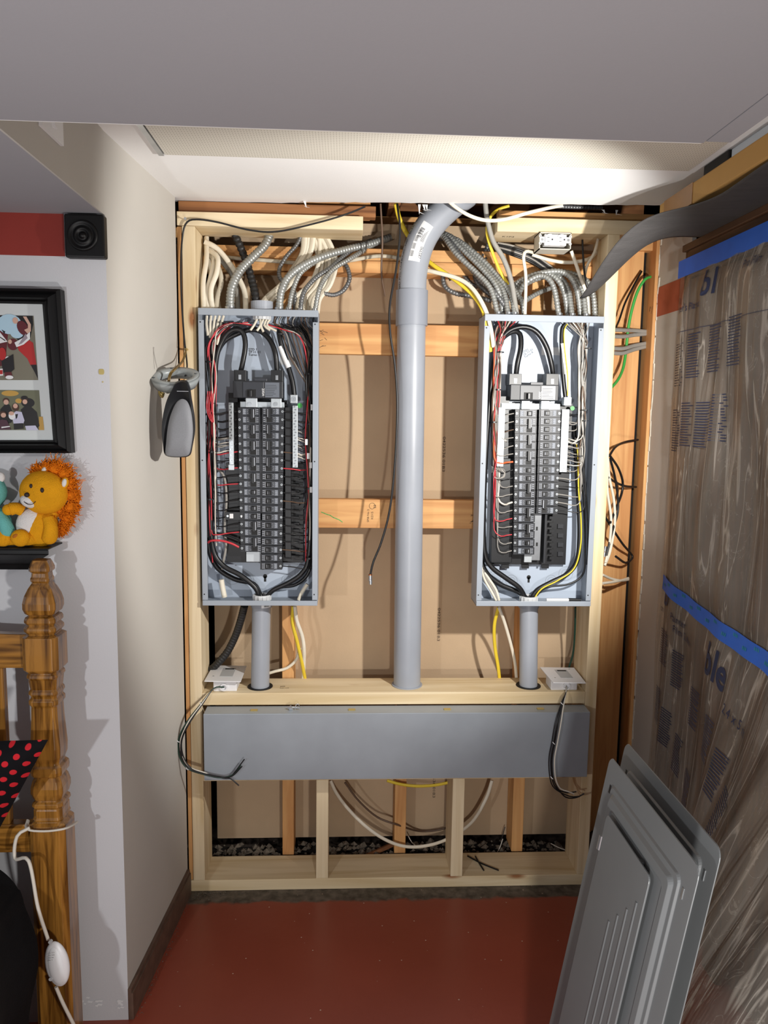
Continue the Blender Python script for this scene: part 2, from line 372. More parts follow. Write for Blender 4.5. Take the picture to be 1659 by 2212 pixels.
def thing(name, loc, label=None, cat=None, group=None, kind=None):
    o = bpy.data.objects.new(name, None); COL.objects.link(o); o.location = loc; o.empty_display_size = .05
    return tagit(o, label, cat, group, kind)
def bx(name, x0, x1, y0, y1, z0, z1, m, parent=None, bevel=0.0, **k): return obj(name, MB().box(x0, x1, y0, y1, z0, z1), m, parent, bevel=bevel, **k)
def text_mb(txt, size, fn, mb=None, mi=0, align='LEFT', res=3, bold=0.0):
    """lettering as flat faces; fn(x, y) puts the flat glyph coordinates into the scene"""
    cu = bpy.data.curves.new('t', 'FONT'); cu.body = txt; cu.size = size; cu.resolution_u = res; cu.align_x = align; cu.offset = bold
    to = bpy.data.objects.new('t', cu); COL.objects.link(to)
    dg = bpy.context.evaluated_depsgraph_get(); me = bpy.data.meshes.new_from_object(to.evaluated_get(dg))
    mb = mb or MB(); mb.add([fn(v.co.x, v.co.y) for v in me.vertices], [tuple(p.vertices) for p in me.polygons], mi)
    bpy.data.objects.remove(to); bpy.data.curves.remove(cu); bpy.data.meshes.remove(me); return mb
def plane_fn(o, ux, uy):
    o, ux, uy = Vector(o), Vector(ux), Vector(uy); return lambda x, y: o+ux*x+uy*y
def pth(*q):   # (px, py, Y) triples
    return [P(*k) for k in q]
# ================================================================ the setting
ZS, ZC = 2.015, 2.20            # low soffit, alcove ceiling
FY, FB = 2.38, 2.52             # front and back of the new timber frame
BY = 2.53                       # front of the old studs
DY = 2.622                      # back of the far room's drywall
obj('floor', MB().box(-2.4, 2.2, -1.5, 3.2, -.06, 0), 'floor_paint', kind='structure')
def jag(x0, x1, n, y, amp):
    return [(x0+(x1-x0)*i/n, y+random.uniform(-amp, amp)) for i in range(n+1)]
bx('wall_left', -2.3, -.553, 1.84, 1.96, 0, ZS+.2, 'wall_grey', kind='structure')
# alcove side wall (cream), running back from the corner
wa = MB(); wa.prism([(-.553, 1.84, 0), (-.508, 2.372, 0), (-.56, 2.372, 0), (-.60, 1.965, 0), (-.60, 1.96, 0), (-.553, 1.96, 0)][0:2]+[(-.562, 2.372, 0), (-.600, 1.97, 0)], (0, 0, ZC))
obj('wall_alcove_left', wa, 'wall_cream', kind='structure')
# low ceiling: L shaped soffit round the raised alcove ceiling, its right face to the alcove cream
ce = MB()
ce.box(-2.3, .572, -1.5, 1.272, ZS, ZS+.3); ce.box(-2.3, -.556, 1.272, 1.84, ZS, ZS+.3)
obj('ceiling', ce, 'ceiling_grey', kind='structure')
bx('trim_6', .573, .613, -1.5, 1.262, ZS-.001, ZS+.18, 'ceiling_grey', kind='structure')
sf = MB(); sf.prism([(-.552, 1.272, ZS-.0005), (-.552, 1.84, ZS-.0005), (-.556, 1.84, ZS-.0005), (-.556, 1.272, ZS-.0005)], (0, 0, .2))
obj('wall_soffit_side', sf, 'wall_cream', kind='structure')
# alcove ceiling with a torn far edge
edge = []
for i in range(61):
    t = i/60; x = -.56+1.66*t
    y = 2.425-.115*t + random.uniform(-.004, .004)
    if -.16 < x < -.08: y -= .0
    if x > -.135: y -= .012
    edge.append((x, y))
ac = MB(); ac.prism([(-.56, 1.26, ZC), (1.55, 1.26, ZC), (1.55, 2.3, ZC)]+[(x, y, ZC) for x, y in reversed(edge)], (0, 0, .013))
ac.box(.614, 1.55, -1.5, 1.26, ZC, ZC+.013)
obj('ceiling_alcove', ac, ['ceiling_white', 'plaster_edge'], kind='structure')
rt = thing('ceiling_panel', (.3, 1.7, ZC), 'beige perforated panel set into the white alcove ceiling', 'panel')
bx('mesh_panel', -.447, .86, 1.285, 1.985, ZC-.004, ZC-.0005, 'perforated', rt)
bx('edge_strip', -.462, -.449, 1.285, 1.985, ZC-.007, ZC-.0005, 'zinc', rt)
# torn paper strips at the ceiling cut
pp = MB(); random.seed(3)
for a, b, l in ((903, 447, .03), (912, 446, .02), (918, 455, .018), (655, 438, .02), (1300, 452, .012), (1330, 450, .016)):
    q = P(a, b, 2.37); q.z = ZC-.001
    pp.prism([q, q+Vector((.008, 0, 0)), q+Vector((.006+random.uniform(-.006, .01), -.004, -l))], (0, .0012, 0))
    pp.prism([q+Vector((.002, 0, -l*.7)), q+Vector((.006, 0, -l*.8)), q+Vector((.02, -.003, -l*.95))], (0, .0012, 0))
obj('torn_paper', pp, 'ceiling_white', label='torn white paper scraps hanging from the cut ceiling edge', cat='paper scrap', kind='stuff')
# right side wall
wr = MB(); random.seed(5)
jl = [(2.650+random.uniform(-.006, .006), z) for z in [i*.05 for i in range(45)]]
wr.prism([(1.065, 2.40, 0)]+[(1.065, y, z) for y, z in jl]+[(1.065, 2.40, 2.2)], (.013, 0, 0))
obj('wall_right', wr, ['wall_cream'], kind='structure')
jl2 = MB(); 
for i in range(44):
    z = i*.05+random.uniform(0, .02); y = 2.645+random.uniform(-.006, .004)
    jl2.obox((1.064, y, z+.025), (.0022, 0, 0), (0, random.uniform(.002, .006), 0), (random.uniform(-.001, .001), random.uniform(-.004, .004), .027))
o = obj('trim_3', jl2, 'plaster_edge', kind='structure')
bx('trim_2', 1.0635, 1.065, 2.40, 2.643, 1.922, 2.02, 'paint_red_right', kind='structure')
bx('trim_1', -2.3, P(136, 500, 1.84).x+.003, 1.838, 1.84, 1.922, ZS, 'paint_red', kind='structure')
# base trim along the alcove wall
bb = MB(); bb.prism([(-.540, 1.84, 0), (-.496, 2.366, 0), (-.509, 2.366, 0), (-.5535, 1.84, 0)], (0, 0, .075))
bb.prism([(-.544, 1.84, .075), (-.500, 2.366, .075), (-.509, 2.366, .075), (-.5535, 1.84, .075)], (0, 0, .012))
obj('baseboard_left', bb, 'brown_trim', kind='structure')
# paint chips low on the grey wall, oval glue stain and scratches
ch = MB(); random.seed(11)
for i in range(26):
    a = random.uniform(168, 216) if i < 18 else random.uniform(256, 264); b = 2168+random.gauss(0, 6) if i < 18 else random.uniform(2160, 2178)
    q = P(a, b, 1.8393-i*.00003); w = random.uniform(.003, .008)
    ch.poly([q+Vector((-w, 0, random.uniform(-.002, 0))), q+Vector((w*.6, 0, -.003)), q+Vector((w, 0, random.uniform(0, .003))), q+Vector((-w*.4, 0, .003))])
obj('trim_4', ch, 'label_white', kind='structure')
st = MB(); q = P(219, 803, 1.8393); st.poly([q+Vector((.0065*math.cos(g), 0, .0075*math.sin(g)+.001*math.sin(3*g))) for g in [i*.35 for i in range(18)]])
q = P(222, 825, 1.8393); st.poly([q+Vector((.0018*math.cos(g), 0, .0018*math.sin(g))) for g in [i*.63 for i in range(10)]])
obj('trim_5', st, 'brass', kind='structure')
sw = thing('wall_plate', PX(105, 275, -.551), 'small white switch plate high on the cream soffit side', 'wall plate')
q0, q1 = PX(84, 272, -.551), PX(130, 284, -.551)
bx('plate', -.5515, -.545, q0.y, q1.y, 2.075, 2.125, 'plastic_white', sw); bx('lever', -.545, -.539, (q0.y+q1.y)/2-.006, (q0.y+q1.y)/2+.006, 2.09, 2.11, 'plastic_white', sw)

# ---- old stud wall behind: drywall back, studs, blocking, plates
wb = thing('wall_back', (.3, DY, 0), kind='structure')
bx('drywall_sheet', P(469, 1740, DY).x, .845, DY, DY+.013, .045, 2.20, 'drywall_back', wb)
for a0, a1 in ((610, 638), (853, 880), (1108, 1134)):
    x0 = P(a0, 1740, BY).x; bx('stud', x0, x0+.040, BY, BY+.089, .033, 2.022, FIR[2], wb, .002)
bx('blocking', -.17, .605, BY-.004, BY+.036, 1.768, 1.866, FIR[0], wb, .002)
bx('blocking', -.17, .605, BY-.004, BY+.036, 1.198, 1.294, FIR[0], wb, .002)
bx('top_plate', -.70, .80, BY, BY+.089, 2.026, 2.064, FIR[0], wb, .002)
bx('top_plate', -.70, .80, BY+.01, BY+.089, 2.066, 2.104, FIR[0], wb, .002)
bx('bottom_plate', -.70, .80, BY+.06, BY+.089, .0, .012, 'void_dark', wb)  # thin dark strip, shade at the wall's foot put into its colour
tx = MB()
for a, b in ((957, 943), (946, 1313), (936, 1655)):
    q = P(a, b, DY-.0006); text_mb('0422536 01B3', .0135, plane_fn(q, (0, 0, -1.55), (1, 0, 0)), tx)
obj('stamped_number', tx, 'ink_brown', wb)
tb = MB()
for a, b, s, tt in ((797, 1128, .0095, 'SPIB No 2'), (806, 1122, .010, 'KD15'), (812, 1098, .011, '23')):
    text_mb(tt, s, plane_fn(P(a, b, BY-.0047), (0, 0, 1.1), (-1, 0, 0)), tb)
q = P(804, 1093, BY-.0047); tb.ring(q+Vector((0, -.0002, 0)), q+Vector((0, .0002, 0)), .0105, .0095, 20)
for i in range(14):   # pencil scribbles at both ends of the boards
    a, b = (694+random.uniform(0, 14), 703+random.uniform(0, 50)) if i < 8 else (1014+random.uniform(0, 8), 1090+random.uniform(0, 40))
    q = P(a, b, BY-.0047); tb.obox(q, (random.uniform(.003, .008), 0, random.uniform(-.004, .004)), (0, .0002, 0), (.0002, 0, .0006))
obj('pencil_marks', tb, 'ink_brown', wb)
tb = MB(); ga = [P(694+i*6.5, 1104+i*3.2+random.uniform(-2, 2), BY-.0047) for i in range(8)]
for a, b in zip(ga, ga[1:]): tb.obox((a+b)/2, (b-a)*.55, (0, .0002, 0), (.0003, 0, .0012))
obj('green_marker', tb, 'wire_green', wb)
# ---- boards in the open ceiling; added dark box closes the void against ambient light
cv = thing('ceiling_cavity', (.3, 2.6, 2.2), kind='structure')
bx('header_board', -.505, P(812, 445, 2.40).x, 2.40, 2.44, 2.166, 2.198, OLDW[0], cv, .002)
bx('header_board', P(648, 445, 2.44).x, P(800, 445, 2.44).x, 2.425, 2.463, 2.17, 2.24, FIR[0], cv, .002)
bx('header_board', P(1078, 455, 2.41).x, 1.06, 2.41, 2.45, 2.178, 2.20, FIR[0], cv, .002)
bx('joist', -.6, 1.06, 2.68, 2.72, 2.15, 2.24, FIR[0], cv, .002)
bx('joist', -.6, 1.06, 2.80, 2.84, 2.26, 2.40, OLDW[0], cv, .002)
for x in (-.38, .13, .30, .74): bx('joist', x, x+.04, 2.30+.25, 3.1, 2.24, 2.44, OLDW[1], cv, .002)
bx('void_closure_top', -2.3, 1.6, 1.28, 3.2, 2.45, 2.47, 'void_dark', cv)
bx('void_closure_rear', -1.2, 1.7, 3.15, 3.2, 0, 2.47, 'void_dark', cv)
bx('void_closure_side', 1.55, 1.6, -1.5, 3.2, 0, 2.47, 'void_dark', cv); bx('void_closure_side', -.82, -.78, 2.0, 3.2, 0, 2.47, 'void_dark', cv)
bx('soffit_back', -.556, .572, 1.2725, 1.28, ZS+.002, 2.45, 'ceiling_white', cv)
# ---- right bay: side boards of the opening
rb = thing('wall_bay', (.95, 2.7, 0), kind='structure')
bx('back_board', .85, .945, 2.69, 2.72, .01, 2.2, FIR[2], rb, .003)
bx('back_board', .947, 1.032, 2.70, 2.72, .01, 2.2, FIR[2], rb, .002)
bx('back_board', .895, .925, 2.672, 2.69, .01, 2.2, FIR[2], rb, .004)
bx('corner_stud', 1.052, 1.064, 2.645, 2.735, .01, 2.2, FIR[2], rb, .002)
bx('corner_stud', 1.066, 1.104, 2.655, 2.745, .01, 2.2, OLDW[2], rb, .002)
bx('dark_gap', 1.03, 1.056, 2.735, 2.75, .01, 2.2, 'void_dark', rb)
tb = MB(); text_mb('SPF', .012, plane_fn(PX(1406, 662, 1.0515), (0, .3, -1), (0, 1, .1)), tb); text_mb('KD-HT', .008, plane_fn(PX(1410, 662, 1.0515), (0, .3, -1), (0, 1, .1)), tb)
obj('grade_stamp', tb, 'ink_brown', rb)
# ---- concrete crumbs
rub = MB(); random.seed(21)
def crumb(x, y, z, s):
    a = [Vector((random.uniform(.5, 1)*s*i, random.uniform(.5, 1)*s*j, random.uniform(.4, .9)*s*k)) for i, j, k in ((1,0,0),(-1,0,0),(0,1,0),(0,-1,0),(0,0,1),(0,0,-1))]
    c = Vector((x, y, z)); rot = Matrix.Rotation(random.uniform(0, 6), 3, 'Z')
    rub.add([c+rot@q for q in a], [(0,2,4),(2,1,4),(1,3,4),(3,0,4),(2,0,5),(1,2,5),(3,1,5),(0,3,5)])
for i in range(520): crumb(random.uniform(-.46, .8), random.uniform(2.522, 2.62), random.uniform(.004, .026), random.uniform(.005, .020))
for i in range(200): crumb(-.485+abs(random.gauss(0, .06)), 2.374-abs(random.gauss(0, .018)), .001, random.uniform(.0008, .0032))
for i in range(160):
    t = random.random(); crumb(-.535+.04*t+abs(random.gauss(0, .006)), 1.85+.5*t, .001, random.uniform(.0006, .002))
for i in range(120): crumb(random.uniform(-.4, .8), 2.376-abs(random.gauss(0, .012)), .001, random.uniform(.0006, .0022))
obj('concrete_crumbs', rub, 'rubble', label='crumbled concrete chips along the floor edge and behind the frame', cat='rubble', kind='stuff')

# ================================================================ new timber frame
fr = thing('timber_frame', (.16, FY, 0), 'new pale pine timber frame that carries the two open breaker panels', 'frame')
bx('bottom_plate', -.512, .835, FY, FB, 0, .038, PINE[0], fr, .002)
bx('stud', -.492, -.454, FY, FB, .038, 2.122, PINE[2], fr, .002)
bx('stud', .793, .831, FY, FB, .038, 2.130, PINE[2], fr, .002)
bx('header', -.506, .046, FY, FB, 2.123, 2.163, PINE[0], fr, .002)
bx('header', .452, .93, FY, FB, 2.130, 2.172, PINE[0], fr, .002)
sh = obj('shelf_plate', MB().box(-.454, .793, FY, FB, .641, .681), PINE[0], fr, bevel=.002)
bx('ledge_plate', -.454, .793, FY, FB, .384, .416, PINE[0], fr, .002)
for a in (683, 976):
    x = P(a, 1780, FY).x; bx('cripple_stud', x, x+.040, FY, FB, .038, .384, PINE[2], fr, .002)
bx('side_stud', -.506, -.4935, FY+.003, FB, .04, 2.12, FIR[2], fr, .001)
tb = MB(); q = P(604, 1486, 2.42)
text_mb('SPF', .012, plane_fn((q.x, 2.435, .6815), (1, 0, 0), (0, 1, 0)), tb); text_mb('KD-HT', .010, plane_fn((q.x, 2.420, .6815), (1, 0, 0), (0, 1, 0)), tb)
obj('grade_stamp', tb, 'ink_brown', fr)
tb = text_mb('K1P3', .018, plane_fn((P(1085, 510, 2.44).x, 2.45, 2.1293), (1, 0, 0), (0, -1, 0)))
obj('grade_stamp', tb, 'ink_brown', fr)
# dark round holes where the pipes go through the shelf
def hole(c, r):
    m = MB(); c = Vector(c); m.cyl(c, c+Vector((0, 0, .0008)), r, 28, 0, smooth=False); return m
# ================================================================ breaker panels
PF = 2.366                      # front lip of the enclosures
PD = .100                       # their depth
def breaker_mesh(kind, mirror):
    """one pole, width along x 0..L outer end at x=0 (mirrored for the right-hand column), height centred on z=0, front at y=0"""
    m = MB(); L, h = .0685, .0122
    sx = -1 if mirror else 1
    def b(x0, x1, y0, y1, z0, z1, mi): m.box(sx*x0, sx*x1, y0, y1, z0, z1, mi)
    b(0, L, .0, .05, -h, h, 0)
    b(.014, .064, -.0035, .001, -h+.0012, h-.0012, 1)          # raised face
    b(.0005, .010, -.0012, .001, -.0075, .0075, 0)
    m.cyl((sx*.0045, -.0035, 0), (sx*.0045, .001, 0), .0035, 10, 3)   # terminal screw
    m.cyl((sx*.0045, -.0037, 0), (sx*.0045, -.0034, 0), .0017, 8, 5)
    b(.036, .0535, -.0042, -.003, -.0082, .0082, 5)             # toggle well
    b(.015, .0255, -.0040, -.0033, -.0085, .0085, 2)            # printed label
    for k in range(5): z = -.0065+k*.0032; b(.0165, .024-.002*(k % 2), -.0043, -.0039, z-.0006, z+.0006, 4)
    for k in range(3): z = -.005+k*.005; b(.0275, .033-.0015*(k % 2), -.0040, -.0034, z-.0005, z+.0005, 4)
    for k in range(3): z = -.006+k*.006; b(.0570, .0630, -.0040, -.0034, z-.0008, z+.0008, 4)
    b(.0545, .0555, -.0040, -.0034, -.009, .009, 4)
    return m.mesh('breaker', ['breaker_body', 'breaker_face', 'breaker_label', 'tin', 'breaker_print', 'void_black'], centre=False)[0]
def toggle_mesh(double, mirror):
    m = MB(); sx = -1 if mirror else 1
    if double: m.box(sx*.040, sx*.0475, -.013, -.003, -.0335+.0122, .0092, 0); m.box(sx*.0478, sx*.0500, -.0115, -.003, -.030+.0122, .0075, 1)
    else: m.box(sx*.039, sx*.046, -.011, -.003, -.0052, .0052, 0); m.box(sx*.0462, sx*.0485, -.008, -.003, -.0045, .0045, 1)
    return m.mesh('toggle', ['plastic_black', 'breaker_print'], centre=False)[0]
BM = {mm: breaker_mesh('s', mm) for mm in (0, 1)}
TM = {(d, mm): toggle_mesh(d, mm) for d in (0, 1) for mm in (0, 1)}
YB = PF+.030                    # breaker faces
def breakers(par, px_outer, row0, pitch, rows, mirror):
    """rows: string, d = two tied poles, s = single, g = wide pole with a test button"""
    k = 0
    for c in rows:
        y = row0+pitch*k
        q = P(px_outer[0]+(px_outer[1]-px_outer[0])*k/20.0, y, YB)
        if c == '_': k += 1; continue
        br = inst('breaker', BM[mirror], q, par)
        if c == 'd':
            inst('toggle', TM[(1, mirror)], q, br)
            q2 = P(px_outer[0]+(px_outer[1]-px_outer[0])*(k+1)/20.0, y+pitch, YB); inst('breaker', BM[mirror], q2, par); k += 2; continue
        inst('toggle', TM[(0, mirror)], q, br)
        if c == 'g':
            e = MB(); e.box(q.x-.046, q.x, YB-.002, YB+.04, q.z-.0118, q.z+.0118)
            obj('sensor_body', e, 'plastic_black', br)
            bx('test_button', q.x-.032, q.x-.0205, YB-.006, YB-.002, q.z-.0075, q.z+.0075, 'plastic_white', br, .001)
            bx('indicator', q.x+.003, q.x+.0065, YB-.0055, YB-.0035, q.z-.0045, q.z+.003, 'label_white', br)
            s = MB(); s.cyl((q.x-.038, YB-.0045, q.z), (q.x-.038, YB-.002, q.z), .0035, 10); obj('screw', s, 'zinc', br)
        k += 1
def neutral_bar(par, a0, a1, y0, y1, lugc=None):
    q0, q1 = P(a0, y0, YB-.002), P(a1, y1, YB-.002)
    bar = obj('neutral_bar', MB().box(q0.x, q1.x, YB-.004, YB+.012, q1.z, q0.z), 'tin', par, bevel=.0008)
    s = MB(); n = int((q0.z-q1.z)/.0085)
    for i in range(n):
        z = q0.z-.004-i*(q0.z-q1.z-.008)/max(1, n-1); xc = (q0.x+q1.x)/2+(.0015 if i % 2 else -.0015)
        s.cyl((xc, YB-.0062, z), (xc, YB-.0038, z), .0028, 8, 0); s.box(xc-.0022, xc+.0022, YB-.0064, YB-.0062, z-.0004, z+.0004, 1)
    o = obj('terminal_screws', s, ['zinc', 'void_black'], bar); o['kind'] = 'stuff'
    return bar
def enclosure(par, x0, x1, z0, z1):
    t = .0016; yb = PF+PD
    obj('back_plate', MB().box(x0+t, x1-t, yb-t, yb, z0+t, z1-t), 'panel_back', par)
    obj('side_wall', MB().box(x0, x0+t, PF, yb, z0, z1), 'panel_steel', par); obj('side_wall', MB().box(x1-t, x1, PF, yb, z0, z1), 'panel_steel', par)
    obj('top_wall', MB().box(x0, x1, PF, yb, z1-t, z1), 'panel_steel', par); obj('bottom_wall', MB().box(x0, x1, PF, yb, z0, z0+t), 'panel_steel', par)
    lp = MB(); lp.box(x0, x1, PF-.0035, PF, z1-.019, z1+.001); obj('top_lip', lp, 'panel_steel', par, bevel=.0012)
    lp = MB(); lp.box(x0, x1, PF-.0035, PF, z0-.001, z0+.015); obj('bottom_lip', lp, 'panel_steel', par, bevel=.0012)
    for sx in (0, 1):
        lp = MB(); a = x0-.0005 if sx == 0 else x1-.0165
        lp.box(a, a+.017, PF-.002, PF, z0+.017, z1-.034)
        li = obj('side_lip', lp, 'panel_steel', par, bevel=.0008)
        for zz in (z1-.040, (z0+z1)/2, z0+.035):
            s = MB(); xc = a+.0065; s.cyl((xc, PF-.0024, zz), (xc, PF-.0018, zz), .0022, 10, smooth=False); obj('screw_hole', s, 'void_black', li)
    # knockouts low on the back plate and a slotted mounting hole
    w = x1-x0
    for i, (u, v, r) in enumerate(((.22, .07, .026), (.36, .06, .020), (.72, .06, .020), (.85, .085, .024))):
        c = Vector((x0+w*u, yb-t-.0006, z0+v))
        m = MB(); m.ring(c, c+Vector((0, .0008, 0)), r, r-.0013, 26); m.ring(c, c+Vector((0, .0008, 0)), r*.62, r*.62-.0013, 22); obj('knockout', m, 'panel_steel', par)
    c = Vector((x0+w*.515, yb-t-.0006, z0+.072)); m = MB(); m.cyl(c, c+Vector((0, .0005, 0)), .007, 14, smooth=False); m.box(c.x-.0035, c.x+.0035, c.y, c.y+.0004, c.z-.018, c.z)
    obj('keyhole', m, 'void_black', par)
def wire(par, name, pts, r, m, seg=6, label=None, **k): return obj(name, MB().tube(pts, r, seg, **k), m, par, label)
def tie(par, a, b, Y, r, w=.003):
    q = P(a, b, Y); m = MB(); m.ring(q-Vector((0, 0, w/2)), q+Vector((0, 0, w/2)), r, r-.0015, 14); m.box(q.x-.003, q.x+.003, q.y-r-.004, q.y-r+.001, q.z-.0025, q.z+.0025)
    return obj('cable_tie', m, 'plastic_black', par)
def bushing(par, a, b, Y, r, h, name='bushing', m='pvc_white'):
    q = P(a, b, Y); k = MB(); k.ring(q-Vector((0, 0, h/2)), q+Vector((0, 0, h/2)), r, r*.78, 24)
    for i in range(14): g = 2*math.pi*i/14; k.obox(q+Vector((r*math.cos(g), r*math.sin(g), 0)), (.0016*math.cos(g), .0016*math.sin(g), 0), (-.0016*math.sin(g), .0016*math.cos(g), 0), (0, 0, h*.42))
    return obj(name, k, m, par)
WB, WR, WW = 'wire_black', 'wire_red', 'wire_white'
def branch(par, xg, y_top, x_top, ends, side, depth):
    """branch wires: up the gutter at xg and across to the terminals"""
    for (xe, ye, colr, r) in ends:
        x = xg+random.uniform(-8, 8); d = depth+random.uniform(-.012, .016); s = 1 if side == 'L' else -1
        xt = x_top+random.uniform(-14, 14); sag = random.uniform(3, 9)
        pts = [P(xt, y_top+random.uniform(-6, 6), PF+.055), P((xt+x)/2-s*4, y_top+random.uniform(16, 26), PF+d+.01)]
        yy = y_top+60
        while yy < ye-45: pts.append(P(x+random.uniform(-2.5, 2.5), yy, PF+d)); yy += 70
        pts += [P(x+random.uniform(-1, 2)*s, ye-14+sag, PF+d), P(x+s*13, ye+sag*.8, PF+d-.006), P((x+xe)/2+s*7, ye+sag*.35, PF+.036), P(xe, ye, PF+.036)]
        wire(par, 'branch_wire', pts, r, colr)
# ---------------------------------------------------------------- left panel
X0, X1, Z0, Z1 = -.4445, -.086, .974, 1.882
pl = thing('breaker_panel', ((X0+X1)/2, PF+PD, Z0), 'open grey breaker panel on the left, with both breaker columns filled to the bottom', 'breaker panel', 'open breaker panels')
enclosure(pl, X0, X1, Z0, Z1)
q0, q1 = P(488, 1000, YB+.05), P(655, 1215, YB+.05)
obj('bus_base', MB().box(q0.x, q1.x, YB+.046, YB+.062, q1.z, q0.z), 'plastic_black', pl)
obj('bus_base', MB().box(P(506, 900, YB+.05).x, P(620, 900, YB+.05).x, YB+.048, YB+.062, q0.z-.01, P(500, 862, YB).z), 'plastic_black', pl)
for i in range(14):
    q = P(645, 1020+i*14, YB+.04); bx('bus_rib', q.x-.030, q.x+.002, YB+.036, YB+.046, q.z-.004, q.z+.004, 'plastic_black', pl)
bx('bus_bar', P(520, 1, YB).x, P(562, 1, YB).x, YB+.025, YB+.03, P(1, 1214, YB).z, P(1, 1190, YB).z, 'tin', pl)
bx('cable_duct', P(614, 1, YB).x, P(627, 1, YB).x, YB+.008, YB+.046, P(620, 1212, YB).z, P(620, 880, YB).z, 'plastic_black', pl)
breakers(pl, (514, 521), 889, 17.35, 'ddddd'+'sss'+'g'+'dd', 0)
breakers(pl, (613.5, 609), 889, 17.55, 'dddd'+'s'*12, 1)
neutral_bar(pl, 494, 505, 870, 1004); neutral_bar(pl, 632, 643, 876, 1010)
bx('ground_lug', P(483, 1, YB).x, P(496, 1, YB).x, YB-.006, YB+.01, P(1, 1010, YB).z, P(1, 998, YB).z, 'tin', pl, .001)
lg = bx('neutral_lug', P(627, 1, YB).x, P(643, 1, YB).x, YB-.012, YB+.014, P(630, 871, YB).z, P(630, 853, YB).z, 'tin', pl, .001)
q = P(634, 862, YB-.013); m = MB(); m.ring(q, q+Vector((0, .002, 0)), .0075, .0055, 16); m.cyl(q+Vector((0, .0004, 0)), q+Vector((0, .002, 0)), .004, 12); obj('lug_screw', m, 'zinc', lg)
q = P(648, 876, YB+.02); m = MB(); m.cyl(q-Vector((0, .003, 0)), q, .008, 16); obj('bonding_screw', m, 'wire_green', pl)
# bright bus straps under the main breaker
for a0, a1 in ((532, 556), (590, 612)):
    st = bx('bus_strap', P(a0-8, 1, YB).x, P(a1-6, 1, YB).x, YB-.004, YB+.02, P(550, 880, YB).z, P(550, 860, YB).z, 'tin', pl, .001)
    q = P((a0+a1)/2-5, 873, YB-.005); m = MB(); m.cyl(q-Vector((0, .003, 0)), q+Vector((0, .002, 0)), .006, 14); m.box(q.x-.004, q.x+.004, q.y-.0034, q.y-.003, q.z-.0006, q.z+.0006); obj('strap_screw', m, 'zinc', st)
bx('bus_cross', P(510, 1, YB).x, P(612, 1, YB).x, YB+.012, YB+.02, P(550, 880, YB).z, P(550, 868, YB).z, 'tin', pl)
def main_breaker(par, a0, a1, y0, y1, lugs, sticker, rating):
    ym = YB-.010
    q0, q1 = P(a0, y0, ym), P(a1, y1, ym)
    mb_ = obj('main_breaker', MB().box(q0.x, q1.x, ym, PF+.085, q1.z, q0.z), 'breaker_body', par, bevel=.002)
    w = q1.x-q0.x; h = q0.z-q1.z
    bx('face_step', q0.x+w*.2, q0.x+w*.62, ym-.003, ym+.001, q1.z+h*.04, q0.z-h*.06, 'breaker_face', mb_, .001)
    bx('handle_well', q0.x+w*.28, q0.x+w*.46, ym-.0045, ym-.002, q1.z+h*.06, q1.z+h*.5, 'void_black', mb_)
    bx('main_handle', q0.x+w*.34, q0.x+w*.39, ym-.018, ym-.003, q1.z+h*.08, q1.z+h*.45, 'plastic_black', mb_, .001)
    bx('sticker', q0.x+w*.645, q0.x+w*.93, ym-.0008, ym, q1.z+h*.06, q0.z-h*.08, sticker, mb_)
    bx('top_tab', q0.x+w*.42, q0.x+w*.68, ym+.004, ym+.012, q0.z-.001, q0.z+.008, 'breaker_face', mb_, .001)
    obj('rating', text_mb(rating, .011, plane_fn((q0.x+w*.585, ym-.0036, q0.z-h*.42), (0, 0, -1), (1, 0, 0))), 'label_white', mb_)
    t = MB()
    for k in range(7): z = q1.z+h*(.16+.1*k); t.box(q0.x+w*.66, q0.x+w*(.80+.1*random.random()), ym-.0012, ym-.0008, z-.0005, z+.0005)
    obj('sticker_print', t, 'ink_black', mb_)['kind'] = 'stuff'
    for c in lugs:
        l0, l1 = P(c-13, 800, ym+.004), P(c+13, y0+2, ym+.004)
        lb = bx('lug_housing', l0.x, l1.x, ym+.006, PF+.08, q0.z-.002, P(c, y0-23, ym).z, 'plastic_black', mb_, .001)
        bx('lug_screw', (l0.x+l1.x)/2-.004, (l0.x+l1.x)/2+.004, ym+.0045, ym+.007, q0.z+.004, q0.z+.018, 'zinc', lb)
    return mb_
main_breaker(pl, 503, 611, 822, 861, (518, 598), 'breaker_label', '200A')
bx('side_bracket', P(482, 1, YB).x, P(503, 1, YB).x, YB+.02, YB+.05, P(490, 868, YB).z, P(490, 848, YB).z, 'plastic_black', pl)
tb = MB()
for i, t in enumerate(('STD 1', 'TP 11 01', 'Turno 1')): text_mb(t, .0105, plane_fn(P(537, 757+i*5.8, PF+PD-.0030), (1, 0, 0), (0, 0, 1)), tb)
obj('back_print', tb, 'ink_black', pl)
bx('rating_label', P(603, 1, 2.46).x, P(641, 1, 2.46).x, PF+PD-.0024, PF+PD-.0018, P(620, 788, 2.46).z, P(620, 770, 2.46).z, 'label_grey', pl)
